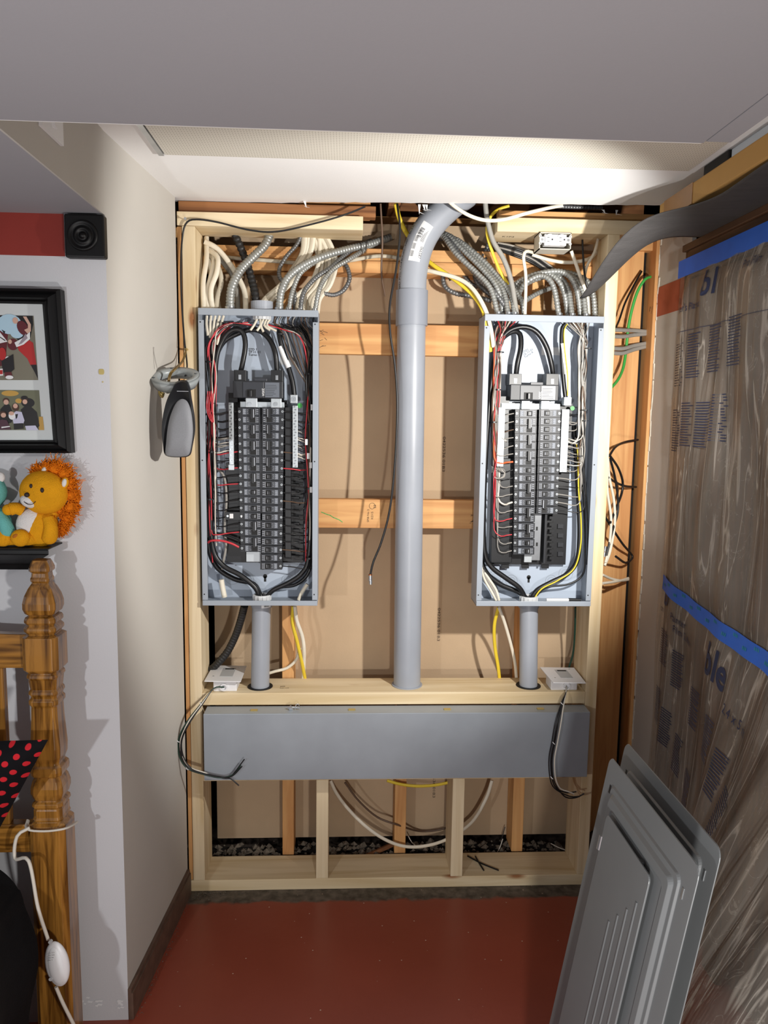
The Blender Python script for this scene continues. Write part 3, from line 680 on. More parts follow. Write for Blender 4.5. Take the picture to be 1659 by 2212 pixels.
# thick feeders
DI = PF+.045
wire(pl, 'feeder_cable', pth((560, 1292, DI+.005), (552, 1270, DI), (520, 1243, DI), (480, 1220, DI), (459, 1180, DI), (455, 1080, DI), (456, 950, DI+.01), (462, 850, DI+.01), (468, 770, DI), (484, 730, DI), (506, 712, DI-.005), (524, 718, DI), (530, 745, DI), (524, 785, DI), (519, 806, DI+.01)), .0082, WB, 10)
wire(pl, 'feeder_cable', pth((565, 1292, DI+.012), (548, 1262, DI+.02), (505, 1250, DI+.02), (466, 1222, DI+.02), (450, 1170, DI+.02), (448, 1050, DI+.02), (455, 900, DI+.02), (461, 800, DI+.02), (478, 745, DI+.02), (510, 722, DI+.02), (550, 712, DI+.02), (578, 728, DI+.015), (594, 760, DI), (599, 806, DI+.01)), .0082, WB, 10)
wire(pl, 'feeder_cable', pth((604, 705, DI+.02), (604, 728, DI), (610, 752, DI), (622, 790, DI), (632, 825, DI), (636, 858, DI)), .0078, WB, 10)
wire(pl, 'marking_tape', pth((606, 748, DI-.0004), (611, 762, DI-.0004), (618, 780, DI-.0004), (624, 794, DI-.0004)), .0086, 'label_white', 10, 'white phase tape round a black feeder')
wire(pl, 'feeder_cable', pth((575, 1292, DI+.005), (590, 1275, DI), (625, 1258, DI), (652, 1238, DI), (666, 1205, DI), (671, 1100, DI), (670, 900, DI+.01), (668, 800, DI+.02)), .0075, WB, 10)
wire(pl, 'feeder_cable', pth((572, 1292, DI+.012), (600, 1270, DI+.02), (640, 1262, DI+.02), (668, 1232, DI+.02), (676, 1160, DI+.02), (676, 1000, DI+.02)), .006, WB, 8)
wire(pl, 'sub_feed_wire', pth((458, 1160, DI), (470, 1152, DI), (495, 1160, DI-.005), (515, 1168, DI-.008)), .0040, WB, 8)
wire(pl, 'sub_feed_wire', pth((450, 1172, DI-.01), (456, 1168, DI-.015), (478, 1168, DI-.015), (500, 1174, DI-.012), (516, 1182, DI-.008)), .0036, WR, 8, 'red sub-feed wire')
random.seed(31)
rows = [889+17.35*k for k in range(18)]
cols = [WB, WB, WB, WB, WB, WR, WB, WR, WB, WR, WB, WB, WB, WB, WB, WR]
branch(pl, 459, 700, 492, [(512+.35*k, rows[k], cols[k], .0030 if k < 2 else .0020) for k in range(16)], 'L', .045)
branch(pl, 452, 700, 486, [(497, 945+random.uniform(0, 58), 'wire_white' if i % 2 else 'wire_grey', .0017) for i in range(7)], 'L', .05)
rr = [889+17.55*k for k in range(20)]
branch(pl, 667, 705, 640, [(614-.25*k, rr[k], WR if k == 7 else (WB if k % 6 != 5 else 'wire_brown'), .0030 if k < 2 else .0020) for k in range(20)], 'R', .045)
branch(pl, 672, 705, 645, [(641, 925+random.uniform(0, 80), 'wire_white' if i % 2 else 'wire_grey', .0017) for i in range(8)], 'R', .045)
# coloured travellers down both gutters, red loops on the left
for i in range(12):
    x = 447+random.uniform(0, 20); c = (WR, WB, WW, WR, WB, WB, WB, WW, WB, WB, WB, WR)[i]
    wire(pl, 'gutter_wire', [P(545-i*3, 700+random.uniform(-4, 5), PF+.045), P(500-i, 698+i*.8, PF+.035), P(470, 712+i*1.5, PF+.03)]+[P(x+random.uniform(-4, 5), y, PF+.028+random.uniform(-.006, .012)) for y in range(750, 1180-i*20, 62)]+[P(x+6, 1215-i*18, PF+.045)], .0021, c)
for i in range(3):
    wire(pl, 'red_loop', pth((449+i*4, 845, PF+.02), (446+i*3, 880, PF+.018), (453+i*3, 905, PF+.018), (461, 912, PF+.02), (458+i, 885, PF+.02), (455+i*3, 850, PF+.024)), .0017, WR)
for i in range(12):
    x = 658+random.uniform(0, 18); c = (WR, WB, WW, WB, 'wire_brown', WB, WB, WB, WB, 'wire_brown', WB, WB)[i]
    wire(pl, 'gutter_wire', [P(575+i*4, 702+random.uniform(-5, 6), PF+.045), P(612+i*3, 712+random.uniform(-3, 3), PF+.035), P(645+i, 725, PF+.03)]+[P(x+random.uniform(-4, 4), y, PF+.028+random.uniform(-.006, .012)) for y in range(760, 1190-i*22, 62)]+[P(x-2, 1225-i*20, PF+.045)], .0021, c)
for i in range(14):
    a = 590+i*6.2; wire(pl, 'drop_wire', pth((a+6, 681, PF+.05), (a+2+random.uniform(-6, 6), 698, PF+.045), (a+14+random.uniform(-4, 8), 722, PF+.04), (min(676, a+32), 760+random.uniform(0, 20), PF+.035), (min(674, 662+i), 830, PF+.035)), .0019, ('wire_brown', WB, 'wire_grey', WB, 'wire_brown')[i % 5])
for i in range(5):
    a = 555+i*7; wire(pl, 'stripped_cable', pth((a, 690, PF+.05), (a-2+random.uniform(-9, 4), 703, PF+.04), (a-14+i*7, 714+random.uniform(-3, 4), PF+.035)), .0038, 'nm_white')
for i in range(5):
    wire(pl, 'stripped_cable', pth((447+i*9, 682, PF+.05), (446+i*8, 700, PF+.045), (452+i*5-3, 725+i*5, PF+.04)), .0045, 'nm_white', flat=.6)
bushing(pl, 566, 686, PF+.05, .026, .014); bushing(pl, 566, 1290, PF+.05, .0285, .018)
for a, b in ((487, 698), (516, 697), (453, 782), (456, 871), (459, 976), (455, 1078), (667, 808), (669, 916), (605, 722), (668, 1055), (668, 1205)): tie(pl, a, b, PF+.034, .011)
for a, b in ((674, 880), (662, 955), (666, 985), (671, 1005), (672, 1058)):
    q = P(a, b, PF+.018); bx('wire_tag', q.x-.004, q.x+.004, q.y, q.y+.001, q.z-.009, q.z+.009, 'label_white', pl)
# sheath ends at the bottom corners
wire(pl, 'sheath_end', pth((478, 1252, PF+.05), (481, 1270, PF+.05), (485, 1290, PF+.05)), .0085, 'nm_white', 10); wire(pl, 'sheath_end', pth((664, 1262, PF+.05), (652, 1280, PF+.05), (645, 1296, PF+.05)), .006, 'nm_white', 10)
wire(pl, 'gutter_wire', pth((466, 1010, DI+.02), (484, 1030, DI+.02), (489, 1080, DI+.02), (485, 1140, DI+.02), (488, 1180, DI+.02), (482, 1215, DI+.02), (478, 1240, DI+.02)), .0042, 'wire_grey', 8)
# ---------------------------------------------------------------- right panel
X0, X1 = .4195, .790
pr = thing('breaker_panel', ((X0+X1)/2, PF+PD, Z0), 'open grey breaker panel on the right, with empty breaker slots low on its right side', 'breaker panel', 'open breaker panels')
enclosure(pr, X0, X1, Z0, Z1)
bx('bus_base', P(1062, 1100, YB+.04).x, P(1228, 1100, YB+.04).x, YB+.046, YB+.062, P(1100, 1220, YB+.04).z, P(1100, 870, YB+.04).z, 'plastic_black', pr)
bx('bus_base', P(1062, 1150, YB+.03).x, P(1108, 1150, YB+.03).x, YB+.03, YB+.046, P(1100, 1216, YB+.03).z, P(1100, 990, YB+.03).z, 'plastic_black', pr, .002)
bx('bus_bar', P(1154, 1150, YB).x, P(1172, 1150, YB).x, YB+.022, YB+.03, P(1160, 1213, YB).z, P(1160, 1110, YB).z, 'zinc', pr)
for y in (1142, 1176): q = P(1160, y, YB+.02); bx('bus_slot', q.x-.003, q.x+.003, YB+.0215, YB+.0225, q.z-.006, q.z+.006, 'void_black', pr)
bx('bus_rail', P(1178, 1150, YB).x, P(1182, 1150, YB).x, YB+.01, YB+.04, P(1180, 1218, YB).z, P(1180, 1110, YB).z, 'breaker_body', pr)
for i in range(7): q = P(1190, 1118+i*14.5, YB+.03); bx('bus_rib', q.x-.006, q.x+.008, YB+.024, YB+.046, q.z-.0045, q.z+.0045, 'plastic_black', pr)
for i in range(4): q = P(1210, 1136+i*20, YB+.04); bx('bus_rib', q.x-.008, q.x+.010, YB+.038, YB+.047, q.z-.008, q.z+.006, 'breaker_body', pr)
for a in (1092, 1135, 1178): q = P(a, 1224, YB+.05); bx('base_foot', q.x-.012, q.x+.012, YB+.05, YB+.06, q.z-.006, q.z+.006, 'plastic_black', pr)
bx('bus_bar', P(1136, 1200, YB).x, P(1152, 1200, YB).x, YB+.02, YB+.028, P(1140, 1217, YB).z, P(1140, 1196, YB).z, 'tin', pr)
breakers(pr, (1113, 1108), 893, 17.45, 'sdddss'+'dsddss', 0)
breakers(pr, (1211, 1200), 893, 17.45, 's'*11+'d', 1)
neutral_bar(pr, 1077, 1087, 880, 1008); neutral_bar(pr, 1214, 1224, 884, 1020)
lg = bx('neutral_lug', P(1216, 870, YB).x, P(1232, 870, YB).x, YB-.012, YB+.014, P(1224, 876, YB).z, P(1224, 858, YB).z, 'tin', pr, .001)
q = P(1225, 867, YB-.013); m = MB(); m.ring(q, q+Vector((0, .002, 0)), .0075, .0055, 16); m.cyl(q+Vector((0, .0004, 0)), q+Vector((0, .002, 0)), .004, 12); obj('lug_screw', m, 'zinc', lg)
q = P(1236, 882, YB+.01); m = MB(); m.cyl(q-Vector((0, .003, 0)), q, .007, 16); obj('bonding_screw', m, 'wire_green', pr)
for a in (1126, 1168):
    st = bx('bus_strap', P(a, 880, YB).x, P(a+18, 880, YB).x, YB-.004, YB+.02, P(a, 884, YB).z, P(a, 866, YB).z, 'tin', pr, .001)
    q = P(a+9, 877, YB-.005); m = MB(); m.cyl(q-Vector((0, .003, 0)), q+Vector((0, .002, 0)), .006, 14); obj('strap_screw', m, 'zinc', st)
bx('bus_cross', P(1085, 875, YB).x, P(1212, 875, YB).x, YB+.012, YB+.02, P(1150, 884, YB).z, P(1150, 872, YB).z, 'tin', pr)
main_breaker(pr, 1103, 1206, 830, 866, (1114, 1194), 'label_grey', '200A')
bx('side_bracket', P(1080, 860, YB).x, P(1103, 860, YB).x, YB+.02, YB+.05, P(1090, 876, YB).z, P(1090, 856, YB).z, 'plastic_black', pr)
tb = MB()
for i, t in enumerate(('STD1', 'UL-11-01', 'Turno A')): text_mb(t, .0095, plane_fn(P(1130+i*2, 764+i*5, PF+PD-.0030), (.83, 0, .55), (-.55, 0, .83)), tb)
obj('back_print', tb, 'breaker_label', pr)
bx('rating_label', P(1171, 750, 2.46).x, P(1210, 750, 2.46).x, PF+PD-.0024, PF+PD-.0018, P(1190, 767, 2.46).z, P(1190, 750, 2.46).z, 'label_white', pr)
wire(pr, 'feeder_cable', pth((1136, 1296, DI+.005), (1122, 1270, DI), (1092, 1248, DI), (1062, 1225, DI), (1047, 1195, DI), (1044, 1120, DI), (1048, 1000, DI), (1056, 880, DI), (1064, 800, DI), (1074, 752, DI), (1095, 718, DI-.008), (1128, 706, DI-.012), (1158, 716, DI-.01), (1180, 748, DI-.005), (1192, 790, DI), (1195, 816, DI+.01)), .0084, WB, 10)
wire(pr, 'feeder_cable', pth((1142, 1296, DI+.012), (1118, 1278, DI+.02), (1080, 1262, DI+.02), (1050, 1236, DI+.02), (1040, 1200, DI+.02), (1040, 1100, DI+.02), (1046, 960, DI+.02), (1056, 860, DI+.02), (1066, 780, DI+.02), (1082, 735, DI+.015), (1108, 716, DI+.01), (1123, 722, DI+.005), (1125, 750, DI), (1118, 785, DI), (1114, 816, DI+.01)), .0084, WB, 10)
wire(pr, 'feeder_cable', pth((1146, 1296, DI+.005), (1160, 1275, DI), (1190, 1258, DI), (1225, 1240, DI), (1246, 1212, DI), (1252, 1160, DI), (1250, 1080, DI+.01), (1245, 1000, DI+.02), (1240, 920, DI+.03)), .0078, WB, 10)
wire(pr, 'ground_wire', pth((1152, 1296, DI), (1170, 1272, DI-.008), (1205, 1254, DI-.008), (1240, 1228, DI-.008), (1254, 1180, DI-.008), (1255, 1120, DI-.005), (1250, 1060, DI), (1249, 1005, DI), (1246, 960, DI+.01)), .0024, 'nm_yellow', 8, 'yellow-green ground wire')
wire(pr, 'feeder_cable', pth((1222, 700, DI), (1215, 708, DI), (1213, 735, DI), (1214, 780, DI), (1218, 830, DI), (1222, 862, DI)), .0068, WB, 10)
wire(pr, 'marking_tape', pth((1214, 742, DI-.0004), (1216, 760, DI-.0004), (1219, 785, DI-.0004), (1222, 808, DI-.0004)), .0078, 'label_white', 10, 'white phase tape round a black feeder')
wire(pr, 'ground_wire', pth((1226, 700, DI-.008), (1219, 712, DI-.01), (1219, 745, DI-.01), (1226, 810, DI-.01), (1226, 855, DI-.008)), .0017, 'nm_yellow', 6, 'yellow-green ground wire')
wire(pr, 'feeder_cable', pth((1150, 1298, DI+.01), (1178, 1270, DI+.01), (1228, 1262, DI+.01), (1258, 1242, DI+.01), (1264, 1200, DI+.01), (1262, 1100, DI+.02), (1255, 1010, DI+.025)), .0034, WB, 8)
random.seed(41)
rows = [893+17.45*k for k in range(18)]
cols = ['wire_grey', 'wire_grey', 'wire_brown', 'wire_grey', 'wire_grey', 'wire_grey', 'wire_orange', WB, WB, 'wire_grey', 'wire_grey', WW, 'wire_grey', WR, 'wire_grey', WR, 'wire_grey', 'wire_grey']
branch(pr, 1071, 695, 1090, [(1110-.28*k, rows[k], cols[k], .0032 if cols[k] in ('wire_orange', WW) else .0018) for k in range(18)], 'L', .04)
branch(pr, 1075, 695, 1094, [(1079, 915+random.uniform(0, 90), 'wire_white' if i % 2 else 'wire_grey', .0016) for i in range(7)], 'L', .045)
branch(pr, 1256, 695, 1250, [(1211-.55*k, 893+17.45*k, 'wire_grey' if k % 3 else 'wire_black', .0018) for k in range(13)], 'R', .04)
branch(pr, 1258, 695, 1255, [(1222, 905+random.uniform(0, 105), 'wire_white' if i % 2 else 'wire_grey', .0017) for i in range(11)], 'R', .04)
for i in range(12):
    x = 1076-i*.6; c = (WR, 'wire_brown', WB, 'wire_brown', WR, 'wire_grey', 'wire_brown', WW, WB, 'wire_brown', WR, WB)[i]
    wire(pr, 'gutter_wire', [P(1072+i*5, 686, PF+.05), P(1078+i*2.5+random.uniform(-3, 3), 708, PF+.04), P(1080+random.uniform(-4, 8), 735, PF+.03), P(1078+random.uniform(-3, 4), 761, PF+.028)]+[P(x+random.uniform(-5, 6)-(y-800)*.03, y, PF+.026+random.uniform(-.004, .01)) for y in range(800, 1060-i*18, 58)]+[P(x-8, 1090-i*17, PF+.045)], .0020, c)
for i in range(16):
    c = ('wire_grey', WB, 'wire_brown', 'wire_grey', WW, WB, 'wire_brown', 'wire_grey')[i % 8]
    wire(pr, 'gutter_wire', [P(1207+i*4.6, 686+random.uniform(-2, 3), PF+.05), P(1232+i*2.2+random.uniform(-4, 6), 706, PF+.042), P(1262+random.uniform(-6, 6), 733, PF+.034), P(1266+random.uniform(-4, 4), 756, PF+.03)]+[P(1262+random.uniform(-7, 7)-(y-800)*.03, y, PF+.03+random.uniform(-.005, .015)) for y in range(800, 1040-i*14, 58)]+[P(1252, 1075-i*16, PF+.05)], .0020, c)
wire(pr, 'gutter_wire', pth((1258, 940, DI), (1262, 1020, DI), (1268, 1100, DI), (1270, 1180, DI), (1268, 1220, DI)), .003, WB, 8)
for i in range(3):
    wire(pr, 'gutter_wire', pth((1040+i*3, 1225+i*6, PF+.05), (1046+i*5, 1250, PF+.05), (1060+i*6, 1275, PF+.05), (1072+i*3, 1297, PF+.05)), .0042, ('nm_white', 'wire_grey', 'nm_white')[i], 8)
for i in range(5):
    wire(pr, 'ground_tail', pth((1062, 1008+i*3, PF+.035), (1075+i*3, 1012+random.uniform(-3, 4), PF+.03), (1090, 1022+i*2, PF+.03), (1080-i*2, 1034, PF+.03), (1066, 1028, PF+.035)), .0011, 'wire_grey')
bushing(pr, 1142, 1293, PF+.05, .0285, .018)
for a, b in ((1081, 761), (1075, 842), (1066, 912), (1270, 753), (1262, 886), (1263, 909), (1251, 985)): tie(pr, a, b, PF+.03, .011)
# the pen somebody left in the right panel
pen = thing('marker_pen', P(1215, 1299, PF+.03), 'white marker pen with black cap lying in the bottom of the right panel', 'pen')
qa, qb, qc = P(1180, 1299, PF+.03), P(1228, 1297, PF+.03), P(1254, 1296, PF+.03)
for q in (qa, qb, qc): q.z = Z0+.0115
obj('barrel', MB().cyl(qa, qb, .0055, 14), 'label_white', pen); obj('cap', MB().cyl(qb, qc, .0068, 14, r2=.0055), 'plastic_black', pen)
# ================================================================ rigid pipes
def ribbon(pts, w):   # arc-length table along a spline
    q = spline(pts, .008); s = [0]
    for i in range(1, len(q)): s.append(s[-1]+(q[i]-q[i-1]).length)
    return q, s
def along(tab, d):
    q, s = tab; d = max(0, min(d, s[-1]-1e-5)); i = 0
    while i < len(s)-2 and s[i+1] < d: i += 1
    t = (d-s[i])/(s[i+1]-s[i]); return q[i].lerp(q[i+1], t), (q[min(i+2, len(q)-1)]-q[max(i-1, 0)]).normalized()
CY = 2.452
pc = thing('service_pipe', (P(880, 1488, CY).x, CY, .681), 'large grey plastic pipe rising between the panels and bending right at the ceiling', 'pipe')
RC = .0448
b0 = P(879, 1489, CY); b0.z = .6815; b1 = P(889, 690, CY)
obj('straight_pipe', MB().cyl(b0, b1, RC, 32), 'pvc_grey', pc)
k0, k1 = P(889, 704, CY), P(890, 628, CY)
obj('collar', MB().cyl(k0, k1, RC+.0055, 32), 'pvc_collar', pc, bevel=.001)
EL = [P(890, 640, CY), P(891, 600, CY), P(897, 560, CY), P(911, 518, CY), P(935, 480, CY), P(970, 445, CY+.004), P(1010, 415, CY+.01)]
obj('elbow', MB().tube(EL, RC, 32, step=.008), 'pvc_grey', pc)
obj('pipe_flange', MB().cyl(b0-Vector((0, 0, 0)), b0+Vector((0, 0, .003)), RC+.006, 32), 'pvc_grey', pc)
tab = ribbon(EL, 1)
def onpipe(d, ang, lift=.0005):
    c, t = along(tab, d); n = Vector((0, -1, 0)); n = (n-t*n.dot(t)).normalized(); w = t.cross(n)
    if w.x < 0: w = -w
    return c+(n*math.cos(ang)+w*math.sin(ang))*(RC+lift)
def seg_text(txt, size, d0, ang0, m, par, name, flip=1):
    return obj(name, text_mb(txt, size, lambda x, y: onpipe(d0+x, ang0-flip*y/RC, .0006)), m, par)
seg_text('GID PVC CONDUIT  NSF - ELECTRICAL UL', .0128, .018, -1.06, 'ink_black', pc, 'pipe_print')
stk = MB(); stk.grid(lambda u, v: onpipe(.098+.118*v, -.52+.80*u, .0004), 8, 12)
sk = obj('barcode_label', stk, 'label_white', pc)
tb = MB(); text_mb('066587', .0125, lambda x, y: onpipe(.112+.034-x, .10+y/RC*1.0, .0009), tb)
for i in range(13): a = .166+i*.0026; tb.grid(lambda u, v: onpipe(a+.0013*(1+(i*7 % 3))*.45*v, -.40+.30*u, .0009), 3, 1)
for r_ in range(5):
    for j in range(4): tb.grid(lambda u, v: onpipe(.110+r_*.0001+j*.022+.017*v, -.46+.016*u+r_*.045 if r_ else -.48+.014*u, .0009), 1, 2)
for r_ in range(4): tb.grid(lambda u, v: onpipe(.158+.040*v*(1-.15*r_), .12-.06*r_+.022*u, .0009), 1, 3)
obj('label_print', tb, 'ink_black', sk)['kind'] = 'stuff'
def small_pipe(a, ax, label, sticker):
    t = thing('feeder_pipe', (P(a, 1488, CY).x, CY-.012, .681), label, 'pipe', 'grey feeder pipes under the panels')
    x = t.location.x; y = t.location.y; xt = P(ax, 1310, y).x; r = .0300
    obj('straight_pipe', MB().cyl((x, y, .6815), (xt, y, .9735), r, 28), 'pvc_grey', t)
    obj('coupling', MB().cyl((xt, y, .950), (xt, y, .973), r+.0038, 28), 'pvc_collar', t, bevel=.001)
    hb = MB().cyl((x, y, .6812), (x, y, .6835), r+.011, 28); obj('shelf_hole', hb, 'void_black', t)
    if sticker:
        st = MB(); st.grid(lambda u, v: Vector((xt+(r+.0043)*math.sin(.1+1.0*u), y-(r+.0043)*math.cos(.1+1.0*u), .953+.017*v)), 6, 1); s_ = obj('barcode_label', st, 'label_white', t)
        bb = MB()
        for i in range(9): bb.grid(lambda u, v: Vector((xt+(r+.0047)*math.sin(.35+.06*i+.03*u), y-(r+.0047)*math.cos(.35+.06*i+.03*u), .956+.011*v)), 1, 1)
        obj('label_print', bb, 'ink_black', s_)['kind'] = 'stuff'
small_pipe(563, 565, 'short grey pipe with barcode sticker from the left panel to the shelf plate', True)
small_pipe(1139, 1142, 'short grey pipe from the right panel down to the shelf plate', False)
# stub with coupling on top of the left panel
ts = thing('pipe_stub', (P(566, 665, PF+.05).x, PF+.05, 1.8835), 'short grey pipe stub on top of the left panel', 'pipe stub')
obj('stub', MB().ring((ts.location.x, PF+.05, 1.8835), (ts.location.x, PF+.05, 1.912), .0335, .029, 28), 'pvc_grey', ts)

# ================================================================ wiring trough
WY = 2.315
wt = thing('wiring_trough', (.18, WY+.06, .417), 'long grey steel wiring trough fixed across the frame under the shelf plate', 'trough')
wz0, wz1 = .4185, P(800, 1541, WY).z
wx0, wx1 = P(440, 1600, WY).x, P(1272, 1600, WY).x
obj('trough_cover', MB().box(wx0, wx1, WY, WY+.004, wz0, wz1), 'wireway_steel', wt, bevel=.0015)
obj('trough_body', MB().box(wx0+.002, wx1-.002, WY+.004, FY+.10 if False else FY-.0005, wz0+.001, wz1-.002), 'wireway_steel', wt)
obj('top_flange', MB().box(wx0+.001, wx1-.001, WY+.003, FY-.0005, wz1-.002, wz1), 'wireway_steel', wt)
for a in (549, 760, 966, 1167):
    q = P(a, 1533, WY+.03); x = q.x; c = bx('slot_clip', x-.011, x+.011, WY+.022, WY+.034, wz1, wz1+.003, 'brass', wt)
cl = thing('spring_clamp', (P(635, 1530, WY+.03).x, WY+.035, wz1), 'small wire beam clamp resting on top of the trough', 'clamp')
x = cl.location.x
obj('jaw', MB().box(x-.016, x-.004, WY+.026, WY+.040, wz1+.0002, wz1+.008), 'zinc', cl, bevel=.001)
obj('bolt', MB().cyl((x-.006, WY+.033, wz1+.009), (x+.018, WY+.030, wz1+.007), .0026, 10), 'zinc', cl)
obj('wire_loop', MB().tube([(x+.004, WY+.03, wz1+.002), (x+.006, WY+.032, wz1+.016), (x+.014, WY+.035, wz1+.018), (x+.018, WY+.036, wz1+.004)], .0012, 6), 'zinc', cl)
obj('wing', MB().obox((x-.014, WY+.03, wz1+.010), (.006, 0, .003), (0, .0012, 0), (-.001, 0, .003)), 'zinc', cl)

# ================================================================ white surge boxes with pigtails
def white_box(corners, label, tails, Zp, body, hole_px):
    c = [PZ(a, b, Zp) for a, b in corners]; ctr = sum(c, Vector((0, 0, 0)))/4
    t = thing('junction_box', (ctr.x, ctr.y, .6812), label, 'junction box', 'white boxes on the shelf plate')
    obj('cover_plate', MB().prism([q-Vector((0, 0, .003)) for q in c], (0, 0, .003)), 'plastic_white', t, bevel=.001)
    x0, x1, y0, y1 = body; obj('box_body', MB().box(x0, x1, y0, y1, .6812, Zp-.003), 'plastic_white', t, bevel=.003)
    f = lambda u, v: (c[0].lerp(c[1], u)).lerp(c[3].lerp(c[2], u), v)
    w = MB(); w.prism([f(.36, .28)+Vector((0, 0, .0002)), f(.72, .28)+Vector((0, 0, .0002)), f(.72, .82)+Vector((0, 0, .0002)), f(.36, .82)+Vector((0, 0, .0002))], (0, 0, .0006)); win = obj('window', w, 'label_grey', t)
    p = MB(); p.prism([f(.42, .72)+Vector((0, 0, .001)), f(.68, .72)+Vector((0, 0, .001)), f(.68, .79)+Vector((0, 0, .001)), f(.42, .79)+Vector((0, 0, .001))], (0, 0, .0003)); obj('window_print', p, 'ink_black', win)
    for u, v in ((.18, .30), (.82, .88)): s = MB(); q = f(u, v); s.cyl(q, q+Vector((0, 0, .0006)), .0028, 10, smooth=False); obj('plate_screw', s, 'zinc', t)
    h = Vector((P(hole_px[0], hole_px[1], y0).x, y0, .6965))
    obj('cable_fitting', MB().ring(h-Vector((0, .006, 0)), h+Vector((0, .001, 0)), .0125, .008, 18), 'plastic_white', t)
    for pts, r, m in tails: obj('lead_wire', MB().tube([h+Vector((0, -.002, 0))]+[P(*q) for q in pts], r, 7), m, t)
    for pts_i in (0,):
        for q in [tails[0][0][i] for i in (1, 3, 5) if i < len(tails[0][0])-1]:
            z = P(*q); m = MB(); m.ring(z+Vector((-.0008, 0, -.0008)), z+Vector((.0008, 0, .0008)), .0062, .005, 12); obj('cable_tie', m, 'plastic_white', t)
    return t
def tail(off, pts): return [(a+off[0]*min(1, i/2), b+off[1]*min(1, i/2), Y) for i, (a, b, Y) in enumerate(pts)]
base = [(462, 1487, 2.37), (436, 1520, 2.335), (405, 1562, 2.30), (388, 1600, 2.295), (391, 1635, 2.295), (408, 1660, 2.295), (440, 1672, 2.295), (480, 1680, 2.295)]
tl = [(tail((-3, 0), base)+[(505, 1672, 2.295), (520, 1653, 2.295)], .0023, 'wire_dark_green'), (tail((0, -1), base)+[(502, 1676, 2.29), (523, 1655, 2.29)], .0021, WB),
      (tail((3, 1), base)+[(498, 1682, 2.29), (516, 1697, 2.29)], .0021, WB), (tail((5, -1), base)+[(500, 1676, 2.295), (528, 1640, 2.295)], .0021, WB), (tail((2, -3), base)[:-1]+[(470, 1679, 2.298)], .0018, 'wire_white')]
white_box([(441, 1471), (520, 1472), (533, 1438), (460, 1437)], 'white plate-topped box on the left end of the shelf plate', tl, .722, (P(460, 1485, 2.39).x, P(511, 1485, 2.39).x, 2.395, 2.468), (484, 1482))
base = [(1223, 1496, 2.36), (1216, 1520, 2.32), (1208, 1560, 2.30), (1200, 1605, 2.30), (1194, 1640, 2.30), (1196, 1680, 2.30), (1206, 1703, 2.30)]
tl = [(tail((-4, 0), base)+[(1225, 1712, 2.30), (1245, 1710, 2.30)], .0022, WB), (tail((-1, 0), base)+[(1222, 1722, 2.30), (1244, 1723, 2.30), (1262, 1714, 2.30)], .0022, WB),
      (tail((4, 0), base)+[(1225, 1709, 2.295), (1240, 1715, 2.295)], .0022, 'wire_white'), (tail((-8, 0), base)+[(1230, 1720, 2.295), (1252, 1720, 2.295)], .0020, WB)]
white_box([(1195, 1474), (1266, 1475), (1240, 1442), (1166, 1441)], 'white plate-topped box on the right end of the shelf plate', tl, .722, (P(1191, 1487, 2.39).x, P(1248, 1487, 2.39).x, 2.395, 2.462), (1223, 1485))

# ================================================================ outlet box on the right header
ob = thing('outlet_box', (P(1199, 520, FY).x, FY, P(1199, 540, FY).z), 'beige outlet box with white duplex receptacle hanging under the right header', 'outlet')
q0, q1 = P(1166, 500, FY-.008), P(1233, 540, FY-.008); yf = FY-.008; x0, x1, z1, z0 = q0.x, q1.x, min(q0.z, 2.1295), q1.z
t = .0028
obj('box_side', MB().box(x0, x0+t, yf, FY+.06, z0, z1), 'plastic_cream', ob); obj('box_side', MB().box(x1-t, x1, yf, FY+.06, z0, z1), 'plastic_cream', ob)
obj('box_bottom', MB().box(x0, x1, yf, FY+.06, z0, z0+t), 'plastic_cream', ob); obj('box_top', MB().box(x0, x1, yf, FY+.06, z1-t, z1), 'plastic_cream', ob); obj('box_back', MB().box(x0, x1, FY+.058, FY+.06, z0, z1), 'plastic_cream', ob)
cx, cz = (x0+x1)/2, (z0+z1)/2+.003; yr = yf-.006
rc = obj('receptacle', MB().box(cx-.034, cx+.034, yr+.004, yr+.03, cz-.0165, cz+.0165), 'plastic_white', ob, bevel=.002)
for s in (-1, 1):
    m = MB(); c = Vector((cx+s*.0185, yr, cz)); pts = []
    for i in range(24):
        g = 2*math.pi*i/24; pts.append(c+Vector((max(-.0135, min(.0135, .0165*math.cos(g))), 0, .0165*math.sin(g))))
    m.prism(pts, (0, .005, 0)); fa = obj('outlet_face', m, 'plastic_white', rc)
    k = MB(); k.box(c.x-.008, c.x-.001, yr-.0005, yr, cz+.005, cz+.0064); k.box(c.x-.008, c.x-.001, yr-.0005, yr, cz-.0064, cz-.005)
    k.cyl((c.x+.0075, yr-.0005, cz), (c.x+.0075, yr, cz), .0026, 12, smooth=False); obj('slots', k, 'ink_black', fa)['kind'] = 'stuff'
    e = MB(); e.box(cx+s*.034, cx+s*.046, yr+.006, yr+.0075, cz-.009, cz+.009)
    for j in (-1, 1): e.ring((cx+s*.046, yr+.0055, cz+j*.0105), (cx+s*.046, yr+.0075, cz+j*.0105), .0045, .002, 14)
    ear = obj('mounting_ear', e, 'label_grey', rc); sc_ = MB(); sc_.cyl((cx+s*.040, yr+.0045, cz), (cx+s*.040, yr+.0065, cz), .0035, 12); obj('screw', sc_, 'zinc', ear)
